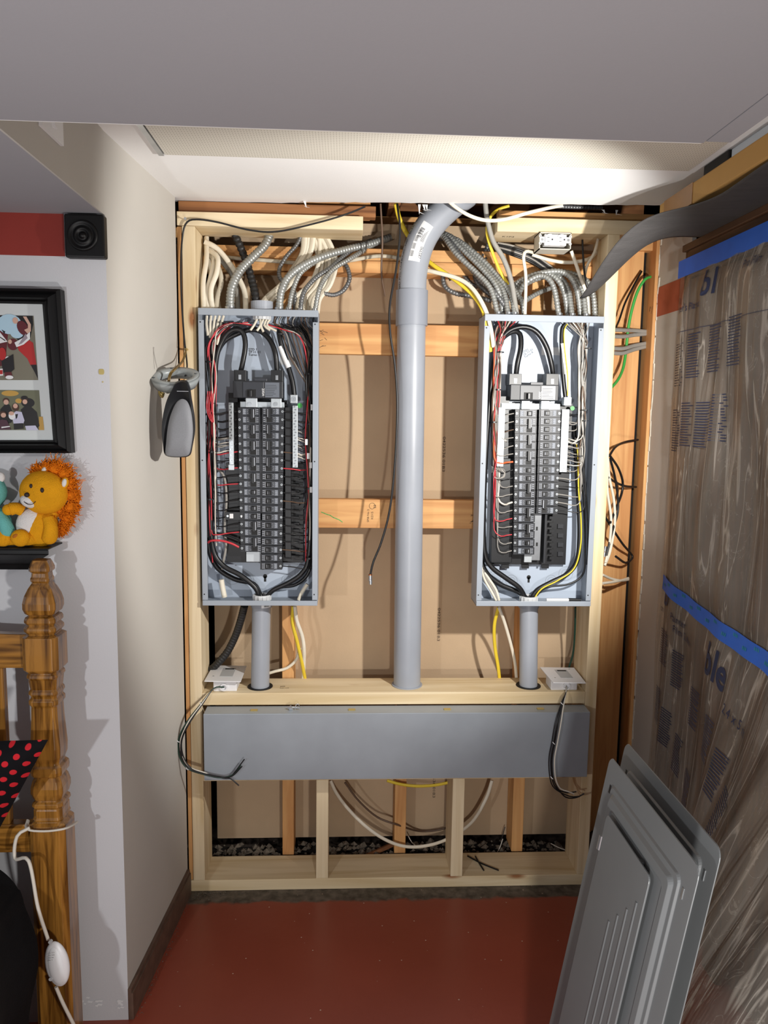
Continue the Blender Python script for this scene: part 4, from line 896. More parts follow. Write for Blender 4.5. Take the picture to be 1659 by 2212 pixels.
# ================================================================ cables and flexible conduits
def cable(name, label, pts, r, m, cat='cable', group=None, rib=0, pitch=.0075, flat=1.0, fit=None, seg=8, parts=()):
    q = [P(*k) for k in pts]
    mb = MB().tube(q, r, 10 if rib else seg, rib=rib, pitch=pitch, flat=flat, step=.014)
    if not fit and not parts: return obj(name, mb, m, None, label, cat, group)
    t = thing(name, q[-1], label, cat, group); obj('sleeve' if rib else 'sheath', mb, m, t)
    if fit:
        e = q[-1]; c = MB(); c.cyl(e-Vector((0, 0, .002)), e+Vector((0, 0, .012)), r*1.25, 14); c.cyl(e, e+Vector((0, 0, .004)), r*1.6, 12)
        obj('connector', c, 'zinc', t)
    for nm, mb2, mm in parts: obj(nm, mb2, mm, t)
    return t
PT = 667                     # photo row of the panels' top
G1, G2 = 'flexible conduits above the left panel', 'white cables above the left panel'
Y0, Yi = PF+.05, PF+.05
def topz(a, Y=PF+.05):       # a point just on the panels' top
    q = P(a, 660, Y); return q
def toppx(a, Y, left=True):  # pixel row of the top plate at that depth
    z = 1.8835; lo, hi = 600.0, 720.0
    for _ in range(30):
        mid = (lo+hi)/2
        if P(a, mid, Y).z > z: lo = mid
        else: hi = mid
    return (a, lo, Y)
T = toppx
cable('flexible_conduit', 'thick grey ribbed conduit at the left, arching up under the left header', [(582, 508, 2.49), (572, 530, 2.48), (546, 556, 2.46), (520, 583, 2.44), (503, 615, 2.42), (498, 640, Y0), T(497, Y0)], .0128, 'flex_grey', 'conduit', G1, .075, .0100, fit=1)
cable('flexible_conduit', 'thick black ribbed conduit behind the grey one at the left header', [(508, 508, 2.50), (520, 535, 2.50), (534, 570, 2.50), (545, 610, 2.49), (552, 640, 2.47), T(555, 2.46)], .0115, 'flex_black', 'conduit', G1, .12, .016)
cable('flexible_conduit', 'thick grey ribbed conduit sweeping right from the left panel to the pipe', [(842, 513, 2.60), (800, 527, 2.56), (752, 538, 2.52), (700, 553, 2.48), (655, 573, 2.45), (622, 600, 2.43), (607, 632, Y0), T(603, Y0)], .0112, 'flex_grey', 'conduit', G1, .075, .0100, fit=1)
cable('flexible_conduit', 'thin metal conduit just right of the thick grey one on the left panel', [(690, 560, 2.47), (668, 574, 2.46), (648, 592, 2.44), (635, 620, 2.43), (628, 645, Y0), T(624, Y0)], .0068, 'flex_grey', 'conduit', G1, .12, .0088, fit=1)
cable('flexible_conduit', 'thin dark metal conduit second from the right edge of the left panel top', [(800, 520, 2.58), (760, 540, 2.53), (735, 560, 2.50), (712, 580, 2.47), (685, 598, 2.45), (662, 622, 2.43), (652, 645, Y0), T(649, Y0)], .0068, 'flex_dark', 'conduit', G1, .12, .0088, fit=1)
cable('flexible_conduit', 'thin metal conduit nearest the right corner of the left panel top', [(815, 524, 2.58), (785, 542, 2.54), (755, 560, 2.50), (722, 580, 2.47), (700, 605, 2.44), (688, 632, Y0), T(680, Y0)], .0068, 'flex_grey', 'conduit', G1, .12, .0088, fit=1)
cable('flexible_conduit', 'thin dark metal conduit hooking down behind the white cables', [(651, 508, 2.50), (640, 530, 2.50), (618, 555, 2.49), (604, 580, 2.48), (604, 598, 2.47), (613, 610, 2.46)], .0060, 'flex_dark', 'conduit', G1, .12, .0088)
cable('flexible_conduit', 'thin dark metal conduit curled into a loop right of the left panel', [(700, 634, 2.48), (722, 637, 2.49), (743, 626, 2.50), (755, 602, 2.51), (750, 578, 2.52), (738, 560, 2.53), (745, 545, 2.55)], .0066, 'flex_dark', 'conduit', G1, .12, .0088)
cable('flexible_conduit', 'dark metal conduit stub standing between two fittings on the left panel', [(630, 612, 2.48), (636, 632, 2.47), T(637, 2.46)], .0062, 'flex_dark', 'conduit', G1, .12, .0088)
# white cables on the left
GL = [('white cable nearest the left stud entering the left panel', 'nm_white', [(446, 512, 2.50), (446, 560, 2.46), (439, 610, 2.43), T(440, Y0)]),
      ('second white cable from the left stud, bowed over the left panel', 'nm_white', [(448, 524, 2.50), (462, 556, 2.47), (455, 600, 2.44), (446, 635, 2.43), T(450, Y0)]),
      ('third white cable from the left stud, bulging out above the left panel', 'nm_white', [(450, 540, 2.48), (470, 556, 2.45), (468, 590, 2.43), (456, 625, 2.42), T(459, Y0)]),
      ('stained cream cable bending over the left panel corner', 'nm_dirty', [(452, 548, 2.48), (472, 580, 2.45), (478, 610, 2.44), (470, 640, 2.43), T(466, Y0)]),
      ('fat white cable crossing from the left stud behind the grey conduit', 'nm_white', [(442, 522, 2.48), (470, 538, 2.48), (500, 575, 2.48), (520, 610, 2.48), (529, 635, 2.47), T(531, Y0)]),
      ('grey round cable between the white cables over the left panel', 'nm_grey', [(455, 540, 2.50), (480, 565, 2.50), (505, 600, 2.50), (512, 630, 2.49), T(514, 2.46)]),
      ('thin white cable behind the bulging ones at the left stud', 'nm_dirty', [(444, 530, 2.51), (452, 575, 2.50), (463, 620, 2.49), T(475, 2.46)])]
for i, (lb, m, p) in enumerate(GL): cable('sheathed_cable', lb, p, .0078 if i != 4 else .0085, m, 'cable', G2, flat=.55)
# white fan from the header hole down to the left panel
fan = [(651, 585, 626), (660, 600, 630), (668, 612, 640), (676, 625, 650), (684, 640, 660), (690, 662, 668)]
for i, (a, b, c) in enumerate(fan):
    nth = ('first', 'second', 'third', 'fourth', 'fifth', 'last')[i]
    cable('sheathed_cable', '%s cable from the left in the white fan running from header to stub' % nth, [(655+i*6, 508, 2.50), (652+i*5, 545, 2.50), (632+i*5, 580, 2.49), (606+i*5, 615, 2.47), (572+i*5, 645, 2.45), T(556+i*4, PF+.05)] if i < 5 else [(690, 508, 2.51), (690, 560, 2.50), (672, 610, 2.48), (640, 640, 2.47), T(612, 2.47)], .0066, 'nm_white' if i % 3 else 'nm_dirty', 'cable', 'white cable fan at the left header', flat=.55)
fan2 = [(662, 690, 640), (670, 696, 655), (678, 705, 664), (686, 712, 672), (694, 720, 680), (700, 727, 686)]
for i, (a, b, c) in enumerate(fan2):
    nth = ('first', 'second', 'third', 'fourth', 'fifth', 'sixth')[i]
    cable('sheathed_cable', '%s white cable from the left dropping to the left panel\'s right corner' % nth, [(a+4, 508, 2.51), (a+18, 535, 2.51), (b, 570, 2.51), ((b+c)/2+8, 615, 2.49), (c+6, 645, 2.47), T(c, PF+.07)], .0062, 'nm_white' if i % 2 else 'nm_dirty', 'cable', 'white cables to the left panel corner', flat=.55)
cable('sheathed_cable', 'white cable running level along the back wall behind the conduits', [(440, 548, 2.515), (500, 557, 2.515), (570, 562, 2.515), (640, 568, 2.515), (700, 571, 2.515), (760, 562, 2.515), (820, 553, 2.515), (870, 560, 2.515), (900, 575, 2.515)], .0062, 'nm_dirty', 'cable', flat=.6)
cable('signal_cable', 'thin black cable looped over a nail along the left header face', [(789, 446, 2.35), (750, 462, 2.362), (690, 480, 2.362), (600, 500, 2.366), (540, 497, 2.366), (470, 480, 2.366), (425, 474, 2.366), (404, 480, 2.366), (395, 505, 2.372), (391, 560, 2.372), (392, 640, 2.365), (397, 720, 2.35), (400, 752, 2.34)], .0028, 'wire_black', 'cable')
nl = MB(); q = P(403, 476, FY-.002); nl.cyl(q-Vector((0, .02, 0)), q+Vector((0, .01, 0)), .0017, 8); nl.cyl(q-Vector((0, .021, 0)), q-Vector((0, .0195, 0)), .0042, 10)
obj('nail', nl, 'zinc', None, 'bent nail in the left header holding up the black cable', 'nail')
# dangling coax between panel and pipe
cx_ = [(822, 440, 2.40), (826, 520, 2.42), (824, 590, 2.44), (832, 640, 2.44)]
cable('signal_cable', 'thin brown wire pair hanging from the ceiling left of the pipe', cx_, .0030, 'wire_brown', 'cable')
ends = [(858, 440, 2.40), (864, 500, 2.39), (856, 580, 2.38), (842, 660, 2.375), (843, 720, 2.375), (853, 790, 2.38), (858, 880, 2.38), (853, 1000, 2.38), (842, 1100, 2.38), (824, 1170, 2.38), (806, 1215, 2.38), (800, 1242, 2.38)]
qe = P(800, 1242, 2.38); fm = MB(); fm.cyl(qe, qe-Vector((0, 0, .018)), .0058, 12); fm.cyl(qe-Vector((-.001, 0, .018)), qe-Vector((-.001, 0, .030)), .0052, 6)
tc_ = MB(); tc_.ring(qe+Vector((0, 0, -.001)), qe+Vector((0, 0, .0025)), .0060, .003, 12)
cable('coaxial_cable', 'long black coaxial cable dangling beside the pipe with a metal end', ends, .0034, 'wire_black', 'cable', parts=(('end_fitting', fm, 'zinc'), ('crimp_ring', tc_, 'copper')))
# ---- right panel, conduits from the pipe side
G3, G4 = 'armoured conduits from the pipe to the right panel', 'armoured conduits arching into the right panel corner'
S3 = [((958, 512), (985, 548), (1030, 590), (1060, 625), 1076), ((966, 508), (1005, 545), (1045, 585), (1075, 625), 1087), ((975, 512), (1020, 552), (1060, 595), (1088, 632), 1098), ((968, 518), (1000, 560), (1040, 605), (1075, 640), 1106), ((990, 520), (1040, 560), (1082, 605), (1105, 640), 1112), ((1005, 530), (1055, 580), (1100, 618), (1124, 645), 1132)]
for i, (a, b, c, d, e) in enumerate(S3):
    nth = ('first', 'second', 'third', 'fourth', 'fifth', 'sixth')[i]; k = .012*(i % 3)
    cable('armoured_conduit', '%s grey armoured conduit from the left on the right panel top' % nth, [(a[0]-18, a[1]-3, 2.56+k), (*a, 2.53+k), (*b, 2.49+k), (*c, 2.455+k), (*d, 2.43+k*.6), T(e, Y0+(.02 if i % 2 else -.01))], .0080, 'flex_grey' if i not in (3,) else 'flex_dark', 'conduit', G3, .115, .0098, fit=1)
S4 = [((1118, 640), (1135, 612), (1170, 596), (1195, 618), 1208), ((1118, 622), (1140, 600), (1185, 592), (1215, 622), 1228), ((1112, 632), (1150, 606), (1200, 596), (1226, 622), 1236), ((1116, 612), (1160, 592), (1215, 588), (1244, 620), 1255), ((1124, 606), (1180, 588), (1232, 596), (1258, 628), 1266), ((1140, 602), (1200, 586), (1258, 600), (1280, 632), 1286)]
for i, (a, b, c, d, e) in enumerate(S4):
    nth = ('sixth', 'fifth', 'fourth', 'third', 'second', 'first')[i]; k = .014*(i % 3)
    cable('armoured_conduit', '%s grey armoured conduit from the right on the right panel top' % nth, [(a[0]-10, a[1]+18, 2.51), (*a, 2.50), (*b, 2.46+k), (*c, 2.44+k), (*d, 2.42+k), T(e, Y0+(.02 if i % 2 else -.012))], .0080, 'flex_grey', 'conduit', G4, .115, .0098, fit=1)
S5 = [('dark armoured conduit coiled low beside the pipe', [(1062, 650, 2.50), (1020, 640, 2.52), (985, 634, 2.53), (962, 620, 2.535), (957, 597, 2.54), (965, 572, 2.54)], 'flex_dark'),
      ('black armoured conduit crossing behind the coil towards the pipe', [(1040, 600, 2.52), (1010, 570, 2.54), (985, 560, 2.55), (965, 580, 2.55), (975, 605, 2.55)], 'flex_black'),
      ('dark armoured conduit rising steeply behind the grey round cable', [(1062, 640, 2.51), (1030, 610, 2.53), (1028, 575, 2.54), (1050, 540, 2.55), (1065, 505, 2.56)], 'flex_dark'),
      ('black armoured conduit rising steeply beside the yellow wire', [(1085, 640, 2.52), (1052, 600, 2.535), (1048, 565, 2.545), (1060, 525, 2.555), (1072, 500, 2.57)], 'flex_black'),
      ('dark armoured conduit running level low behind the grey ones', [(1120, 645, 2.50), (1090, 625, 2.52), (1055, 622, 2.53), (1020, 615, 2.54), (1000, 590, 2.55)], 'flex_dark'),
      ('short dark armoured conduit reaching down between the two grey groups', [(1190, 622, 2.52), (1165, 632, 2.50), (1142, 645, 2.48), (1128, 655, 2.46), (1120, 652, 2.45)], 'flex_grey')]
for lb, p, m in S5: cable('armoured_conduit', lb, p, .0072, m, 'conduit', 'loose armoured conduits behind', .115, .0098)
cable('round_cable', 'fat grey round cable dropping from the ceiling to the right panel', [(1048, 432, 2.40), (1052, 470, 2.41), (1065, 520, 2.42), (1088, 560, 2.42), (1105, 610, 2.42), T(1117, Y0)], .0078, 'nm_grey', 'cable')
cable('sheathed_cable', 'thin yellow cable hooking down beside the fat grey cable', [(1100, 445, 2.42), (1078, 452, 2.42), (1060, 468, 2.42), (1052, 500, 2.43), (1062, 540, 2.44), (1080, 585, 2.45), (1098, 615, 2.46)], .0050, 'nm_yellow', 'cable', flat=.6)
cable('sheathed_cable', 'white cable drooping below the ceiling cut right of the pipe', [(962, 428, 2.36), (985, 448, 2.35), (1015, 466, 2.345), (1050, 476, 2.345), (1090, 474, 2.345), (1140, 460, 2.35), (1190, 448, 2.36), (1215, 444, 2.37)], .0055, 'nm_white', 'cable', flat=.7)
cable('sheathed_cable', 'yellow cable slanting from behind the pipe into the right panel', [(905, 545, 2.52), (935, 572, 2.50), (985, 606, 2.47), (1022, 638, 2.44), (1045, 675, 2.40), (1053, 720, 2.40), (1060, 760, 2.41)], .0068, 'nm_yellow', 'cable', flat=.55)
cable('sheathed_cable', 'white cable slanting beside the yellow one into the right panel', [(905, 580, 2.51), (940, 588, 2.49), (990, 602, 2.46), (1022, 625, 2.43), (1048, 668, 2.395), (1060, 710, 2.39), (1066, 750, 2.40)], .0068, 'nm_white', 'cable', flat=.55)
cable('sheathed_cable', 'yellow cable coming down from the ceiling behind the pipe bend', [(855, 440, 2.46), (862, 470, 2.49), (876, 500, 2.51), (900, 535, 2.52)], .0075, 'nm_yellow', 'cable', flat=.55)
cable('sheathed_cable', 'white cable standing straight on the right panel below the outlet', [(1150, 545, 2.44), (1137, 543, 2.42), (1131, 556, 2.415), (1136, 600, 2.415), T(1134, Y0-.02)], .0052, 'nm_white', 'cable', flat=.7)
cable('sheathed_cable', 'white cable from the outlet box sloping down to the right stud', [(1234, 542, 2.40), (1244, 570, 2.41), (1256, 605, 2.42), (1268, 640, 2.43), T(1272, 2.45)], .0055, 'nm_white', 'cable', flat=.7)
cable('sheathed_cable', 'white cable from the right header bending to the right stud', [(1292, 516, 2.44), (1284, 545, 2.44), (1268, 575, 2.44), (1262, 610, 2.45), (1268, 640, 2.46)], .0045, 'nm_white', 'cable', flat=.7)
cable('sheathed_cable', 'thin black cable from the right header down past the outlet box', [(1258, 518, 2.43), (1260, 560, 2.43), (1264, 600, 2.43), (1275, 640, 2.44)], .0032, 'wire_black', 'cable')
cable('sheathed_cable', 'white cable sagging level behind the outlet box', [(1150, 550, 2.47), (1190, 562, 2.47), (1230, 567, 2.47), (1270, 560, 2.47), (1290, 545, 2.48)], .0058, 'nm_white', 'cable', flat=.7)
for i in range(6):
    cable('signal_cable', '%s black cable from the top in the bundle sweeping under the outlet box' % ('first', 'second', 'third', 'fourth', 'fifth', 'sixth')[i], [(1075, 525+i*3, 2.51), (1110, 532+i*4, 2.50), (1150, 548+i*4, 2.50), (1185, 572+i*4, 2.49), (1212, 595+i*3, 2.49)], .0038, 'wire_black' if i % 3 else 'wire_grey', 'cable', 'black cable bundle under the outlet box')
for i in range(3):
    cable('sheathed_cable', '%s grey cable from the left squeezed between conduits at the right panel corner' % ('first', 'second', 'third')[i], [(1255+i*4, 600, 2.46), (1262+i*4, 625, 2.455), T(1262+i*6, 2.45)], .0045, 'nm_grey', 'cable', 'grey cables at the right panel corner', flat=.7)
# armoured cables overhead in the ceiling slot
cable('armoured_conduit', 'grey armoured conduit lying level in the ceiling slot at the right', [(1205, 446, 2.45), (1250, 448, 2.46), (1300, 449, 2.47)], .0060, 'flex_dark', 'conduit', None, .11, .0095)
cable('flexible_conduit', 'black ribbed conduit curving from the left panel underside to the left box', [(528, 1309, 2.44), (520, 1340, 2.46), (508, 1375, 2.48), (490, 1410, 2.49), (468, 1435, 2.495), (455, 1448, 2.50)], .0120, 'flex_black', 'conduit', None, .075, .0100)
# ---- below the panels
cable('sheathed_cable', 'yellow cable hanging from the left panel to the shelf plate', [(633, 1310, 2.45), (632, 1345, 2.47), (643, 1390, 2.48), (652, 1430, 2.49), (660, 1472, 2.525)], .0058, 'nm_yellow', 'cable', flat=.55)
cable('sheathed_cable', 'white cable hanging beside the yellow one under the left panel', [(637, 1310, 2.44), (641, 1340, 2.46), (653, 1375, 2.47), (657, 1410, 2.48), (655, 1470, 2.525)], .0062, 'nm_white', 'cable', flat=.6)
cable('sheathed_cable', 'white cable end curving left behind the left feeder pipe', [(648, 1400, 2.50), (640, 1425, 2.51), (620, 1443, 2.515), (595, 1450, 2.515), (575, 1456, 2.515)], .0052, 'nm_white', 'cable', flat=.6)
cable('sheathed_cable', 'yellow cable hanging from the right panel to the shelf plate', [(1077, 1312, 2.44), (1068, 1350, 2.46), (1069, 1395, 2.48), (1076, 1440, 2.50), (1080, 1475, 2.525)], .0058, 'nm_yellow', 'cable', flat=.55)
cable('sheathed_cable', 'white cable slanting from the right panel behind the right feeder pipe', [(1078, 1312, 2.43), (1090, 1345, 2.46), (1103, 1390, 2.48), (1112, 1430, 2.50), (1116, 1470, 2.525)], .0055, 'nm_white', 'cable', flat=.6)
cable('ground_cable', 'dark green wire behind the right box at the right stud', [(1243, 1312, 2.46), (1242, 1360, 2.48), (1238, 1410, 2.50), (1228, 1445, 2.515)], .0035, 'wire_dark_green', 'cable')
cable('sheathed_cable', 'white cable drooping in a wide curve below the wiring trough', [(714, 1686, 2.526), (726, 1712, 2.525), (750, 1745, 2.522), (790, 1785, 2.51), (835, 1815, 2.50), (880, 1829, 2.50), (930, 1825, 2.505), (975, 1808, 2.52), (1020, 1775, 2.525), (1050, 1725, 2.525), (1063, 1686, 2.526)], .0062, 'nm_white', 'cable', flat=.6)
cable('sheathed_cable', 'yellow cable sagging just below the wiring trough', [(836, 1686, 2.50), (865, 1694, 2.50), (900, 1698, 2.50), (940, 1696, 2.505), (975, 1689, 2.51)], .0055, 'nm_yellow', 'cable', flat=.6)
cable('signal_cable', 'thin brown cable behind the white one below the trough', [(745, 1690, 2.527), (775, 1730, 2.527), (815, 1765, 2.527), (860, 1782, 2.527), (905, 1795, 2.60), (950, 1792, 2.60), (985, 1780, 2.60)], .0036, 'wire_brown', 'cable')
def scrap(lb, pts, r, m): cable('wire_scrap', lb, pts, r, m, 'wire', 'wire offcuts in the bottom bay')
def onplate(a, b, h=.0385+.003): q = PZ(a, b, h); return q
for lb, p, r, m in (('long black wire offcut lying across the bottom plate', ((1010, 1849), (1040, 1865), (1077, 1880)), .0026, 'wire_black'), ('short black wire offcut crossing the long one on the bottom plate', ((1027, 1850), (1036, 1866), (1045, 1880)), .0026, 'wire_black')):
    obj('wire_scrap', MB().tube([onplate(*k) for k in p], r, 7), m, None, lb, 'wire', 'wire offcuts in the bottom bay')
scrap('white wire offcut standing up behind the bottom plate at the right', [(1072, 1846, 2.56), (1080, 1830, 2.57), (1086, 1812, 2.58)], .0018, 'wire_white')
scrap('black wire end standing up behind the bottom plate at the right', [(1084, 1812, 2.58), (1088, 1796, 2.585), (1091, 1786, 2.59)], .0018, 'wire_black')
scrap('white wire end poking out low beside the right stud', [(1190, 1822, 2.55), (1205, 1830, 2.535), (1224, 1837, 2.53)], .0018, 'wire_white')
scrap('thin white wire leaning behind the middle old stud', [(882, 1806, 2.56), (890, 1820, 2.555), (902, 1830, 2.55)], .0015, 'wire_white')
ws = MB(); a, b, c = P(778, 1856, 2.53), P(868, 1815, 2.60), P(845, 1838, 2.56)
ws.obox((a+b)/2, (b-a)/2, (0, .003, .006), Vector((b-a).cross(Vector((0, .003, .006)))).normalized()*.010); obj('wood_sliver', ws, OLDW[0], None, 'split sliver of wood leaning behind the bottom plate', 'wood scrap')
# ---- cables in the right-hand bay
GB = 'cables in the bay right of the frame'
cable('ground_cable', 'bright green wire arching through the bay right of the frame', [(1405, 598, 2.655), (1393, 604, 2.64), (1378, 628, 2.64), (1366, 665, 2.64), (1357, 710, 2.64), (1352, 760, 2.64), (1346, 795, 2.62), (1335, 820, 2.58), (1318, 840, 2.54)], .0050, 'wire_green', 'cable')
cable('signal_cable', 'thin black cable pair slanting down the bay above the green wire', [(1386, 586, 2.68), (1370, 615, 2.66), (1350, 655, 2.64), (1338, 690, 2.62), (1325, 720, 2.56), (1318, 745, 2.54)], .0036, 'wire_black', 'cable', GB)
for i, (y0, y1) in enumerate(((712, 716), (726, 721), (752, 741), (762, 748))):
    cable('sheathed_cable', '%s grey cable from the top crossing level through the bay' % ('first', 'second', 'third', 'fourth')[i], [(1318, y0, 2.54), (1345, y0+1, 2.60), (1370, (y0+y1)/2, 2.66), (1398, y1, 2.70)], .0068, 'nm_grey', 'cable', 'grey cables level in the bay', flat=.55)
LP = [('black cable arching up and back to the gap in the bay', [(1316, 985, 2.54), (1330, 965, 2.58), (1350, 955, 2.64), (1378, 950, 2.68)]),
      ('black cable looping wide in the middle of the bay', [(1318, 985, 2.54), (1335, 1010, 2.58), (1345, 1040, 2.62), (1343, 1065, 2.62), (1332, 1095, 2.58), (1318, 1130, 2.54)]),
      ('black cable crossing the loop to the gap in the bay', [(1312, 1030, 2.54), (1330, 1042, 2.60), (1350, 1050, 2.64), (1374, 1052, 2.68)]),
      ('black cable slanting down to the low loop in the bay', [(1306, 1115, 2.54), (1325, 1145, 2.58), (1345, 1175, 2.62), (1362, 1195, 2.66), (1366, 1205, 2.66), (1352, 1216, 2.64), (1330, 1202, 2.58)]),
      ('black cable rising from the low bundle to the upper loop', [(1310, 1200, 2.53), (1322, 1150, 2.55), (1335, 1100, 2.58), (1330, 1040, 2.57), (1318, 990, 2.54)])]
for lb, p in LP: cable('signal_cable', lb, p, .0042, 'wire_black', 'cable', GB)
LW = [('long white cable bowed along the right stud edge', [(1313, 990, 2.54), (1316, 1030, 2.55), (1326, 1080, 2.56), (1328, 1130, 2.56), (1318, 1190, 2.55), (1306, 1222, 2.53)]),
      ('second white cable beside the bowed one at the right stud', [(1312, 1010, 2.535), (1312, 1060, 2.54), (1320, 1120, 2.545), (1316, 1180, 2.54), (1308, 1215, 2.53)]),
      ('white cable end crossing low in the bay', [(1302, 1242, 2.535), (1320, 1250, 2.58), (1340, 1254, 2.62), (1357, 1252, 2.66)]),
      ('white cable end rising low in the bay', [(1302, 1260, 2.535), (1325, 1257, 2.58), (1345, 1253, 2.63), (1357, 1249, 2.66)])]
for lb, p in LW: cable('sheathed_cable', lb, p, .0048, 'nm_white', 'cable', 'white cables in the bay')
q = P(1308, 1180, 2.535); m = MB(); m.cyl(q, q-Vector((.002, 0, .018)), .0062, 10); m.cyl(q-Vector((.002, 0, .020)), q-Vector((.003, 0, .036)), .0052, 6); obj('cable_coupler', m, 'zinc', None, 'metal cable coupler hanging beside the right stud', 'coupler')
# ================================================================ right side: cabinet, plastic sheet, boxes, covers
CBX = 1.045
cb = thing('tall_cabinet', (1.3, 1.4, 0), 'dark brown tall wooden cabinet behind the plastic sheet on the right', 'cabinet')
bx('end_panel', CBX, 1.5, 2.365, 2.395, 0, 2.10, DARKW[2], cb, .002); bx('end_panel', CBX, 1.5, -.40, -.37, 0, 2.10, DARKW[2], cb, .002)
bx('top_board', CBX-.012, 1.5, -.40, 2.395, 2.085, 2.105, DARKW[1], cb, .002); bx('top_rail', CBX-.004, CBX+.02, -.37, 2.365, 2.005, 2.085, DARKW[1], cb, .002)
bx('back_board', 1.49, 1.5, -.37, 2.365, 0, 2.09, DARKW[2], cb)
for y in (1.95, 1.52, 1.05, .5): bx('stile', CBX, CBX+.02, y-.04, y+.04, .0, 2.005, DARKW[2], cb, .002)
for z in (.40, .80, 1.20, 1.62): bx('shelf', CBX+.03, 1.49, -.37, 2.365, z, z+.02, DARKW[1], cb)
for k, (y0, y1) in enumerate(((1.99, 2.365), (1.56, 1.91), (1.09, 1.48), (.54, 1.01))): bx('door', CBX+.004, CBX+.022, y0, y1, .05, 2.0, DARKW[2], cb, .003)
# the sheet: hangs from the tape at the top rail, gathered at the far end, swelling out over stacked things low down
ZT = 2.052
def sm(a, b, x): t = max(0, min(1, (x-a)/(b-a))); return t*t*(3-2*t)
def sheet_x(Y, z):
    low = sm(1.15, .25, z)*sm(2.25, 1.25, Y)*.36 + sm(1.5, .85, z)*sm(1.75, 1.05, Y)*.07
    env = sm(ZT, ZT-.12, z)
    w = sm(.9, 2.0, z)
    f = .007*w*abs(math.sin(Y*27+z*1.3+.6*math.sin(z*5)))**.5+.006*math.sin(Y*13-z*6+math.sin(Y*7))+.006*math.sin(z*8+Y*5)*math.sin(Y*6)+.004*math.sin(Y*41+3*z)
    env *= sm(2.41, 2.30, Y)
    tape = math.exp(-((z-tape_z(Y))/.05)**2)
    return CBX-.008-.020*env-low-(f*env*(1-.6*tape))+.006*tape
def tape_z(Y): return 1.05-.055*sm(2.4, 1.6, Y)-.008*math.sin((2.4-Y)*6)
sh_ = MB(); sh_.grid(lambda u, v: Vector((sheet_x(2.405-2.95*u, .012+(ZT-.012)*v), 2.405-2.95*u, .012+(ZT-.012)*v)), 260, 110)
ps = thing('plastic_sheet', (1.0, 1.4, 0), 'clear crinkled plastic dust sheet taped over the cabinet on the right', 'plastic sheet')
obj('film', sh_, 'poly_sheet', ps)
sh2 = MB(); sh2.grid(lambda u, v: Vector((1.054-.016*u-.005*math.sin(v*14), 2.455-.06*u+.012*math.sin(v*5), .02+1.62*v)), 6, 40)
obj('film_edge', sh2, 'poly_sheet', ps)
# printing on the film: rows of small lines, big words
def on_sheet(Y, z, lift=.0032): return Vector((sheet_x(Y, z)-lift, Y, z))
pr_ = MB(); random.seed(77)
def block(Yc, zt, w, n, dz=.0078, slope=0):
    for i in range(n):
        a = Yc+w/2; b = a-w*random.uniform(.72, 1); z = zt-i*dz
        pr_.add([on_sheet(a, z), on_sheet(b, z+slope*(a-b)), on_sheet(b, z+.003+slope*(a-b)), on_sheet(a, z+.003)], [(0, 1, 2, 3)])
for Yc, zt in ((2.33, 1.80), (2.22, 1.82), (2.10, 1.83), (1.98, 1.84), (2.33, 1.60), (2.24, 1.62), (2.14, 1.62), (2.05, 1.64)): block(Yc, zt, .085, 17)
for Yc, zt in ((2.33, .90), (2.22, .86), (2.06, .80), (1.90, .78), (1.78, .74), (2.35, .70), (2.26, .66), (2.15, .62), (2.04, .56), (1.66, .70)): block(Yc, zt, .075, 15)
for i in range(30): Y = 2.37-i*.02; pr_.add([on_sheet(Y, 1.835), on_sheet(Y-.02, 1.835), on_sheet(Y-.02, 1.8365), on_sheet(Y, 1.8365)], [(0, 1, 2, 3)])
obj('film_print', pr_, 'ink_blue', ps)['kind'] = 'stuff'
def word(t, size, Y, z, bold=0.0, tilt=0): return obj('film_word', text_mb(t, size, lambda x, y: on_sheet(Y-x, z+y+tilt*x), bold=bold), 'ink_blue', ps)
word('Tarp', .030, 2.385, 1.925); word("Painter's Plastic", .030, 2.385, 1.895); word('bl', .10, 2.20, 1.925, .002); word('Pro Film', .03, 1.98, 1.96)
word('b', .10, 2.36, .985, .002); word('Painter', .032, 2.28, .955, 0, -.1); word('Film 2.4m', .032, 2.26, .92, 0, -.1); word('ble', .115, 2.00, .89, .003, -.15); word('2.4 x 5 m', .034, 1.84, .83, 0, -.15)
word('cm', .03, 2.39, .955)
tp = MB(); tp.grid(lambda u, v: Vector((CBX-.016, 2.405-2.6*u, ZT-.045+.052*v)), 30, 1); t_ = obj('top_tape', tp, 'tape_blue', ps, 'blue masking tape strip')
tp = MB(); tp.grid(lambda u, v: on_sheet(2.40-2.3*u, tape_z(2.40-2.3*u)-.026+.048*v, .004), 90, 2); obj('middle_tape', tp, 'tape_blue', ps, 'blue masking tape strip')
tp = MB(); random.seed(4)
for i in range(26):
    Y = 2.38-i*.055; z = tape_z(Y)-.01+.016*(i % 2)
    for k in range(3): tp.add([on_sheet(Y-.008*k, z, .0052), on_sheet(Y-.008*k-.006, z, .0052), on_sheet(Y-.008*k-.005, z+.009, .0052), on_sheet(Y-.008*k-.001, z+.009, .0052)], [(0, 1, 2, 3)])
obj('tape_print', tp, 'ink_teal', ps)['kind'] = 'stuff'
# boards and crate leaning under the sheet, low right
lb = MB(); lb.obox((.70, 1.02, .30), (.012, 0, .0), (0, .045, .0), (.06, .06, .30)); obj('scrap_board', lb, DARKW[2], None, 'dark board leaning behind the two panel covers', 'board')
lb = MB(); lb.obox((.58, .92, .16), (.010, 0, 0), (0, .06, -.03), (.03, .08, .16)); obj('scrap_board', lb, FIR[2], None, 'pale wood offcut low behind the panel covers', 'board')
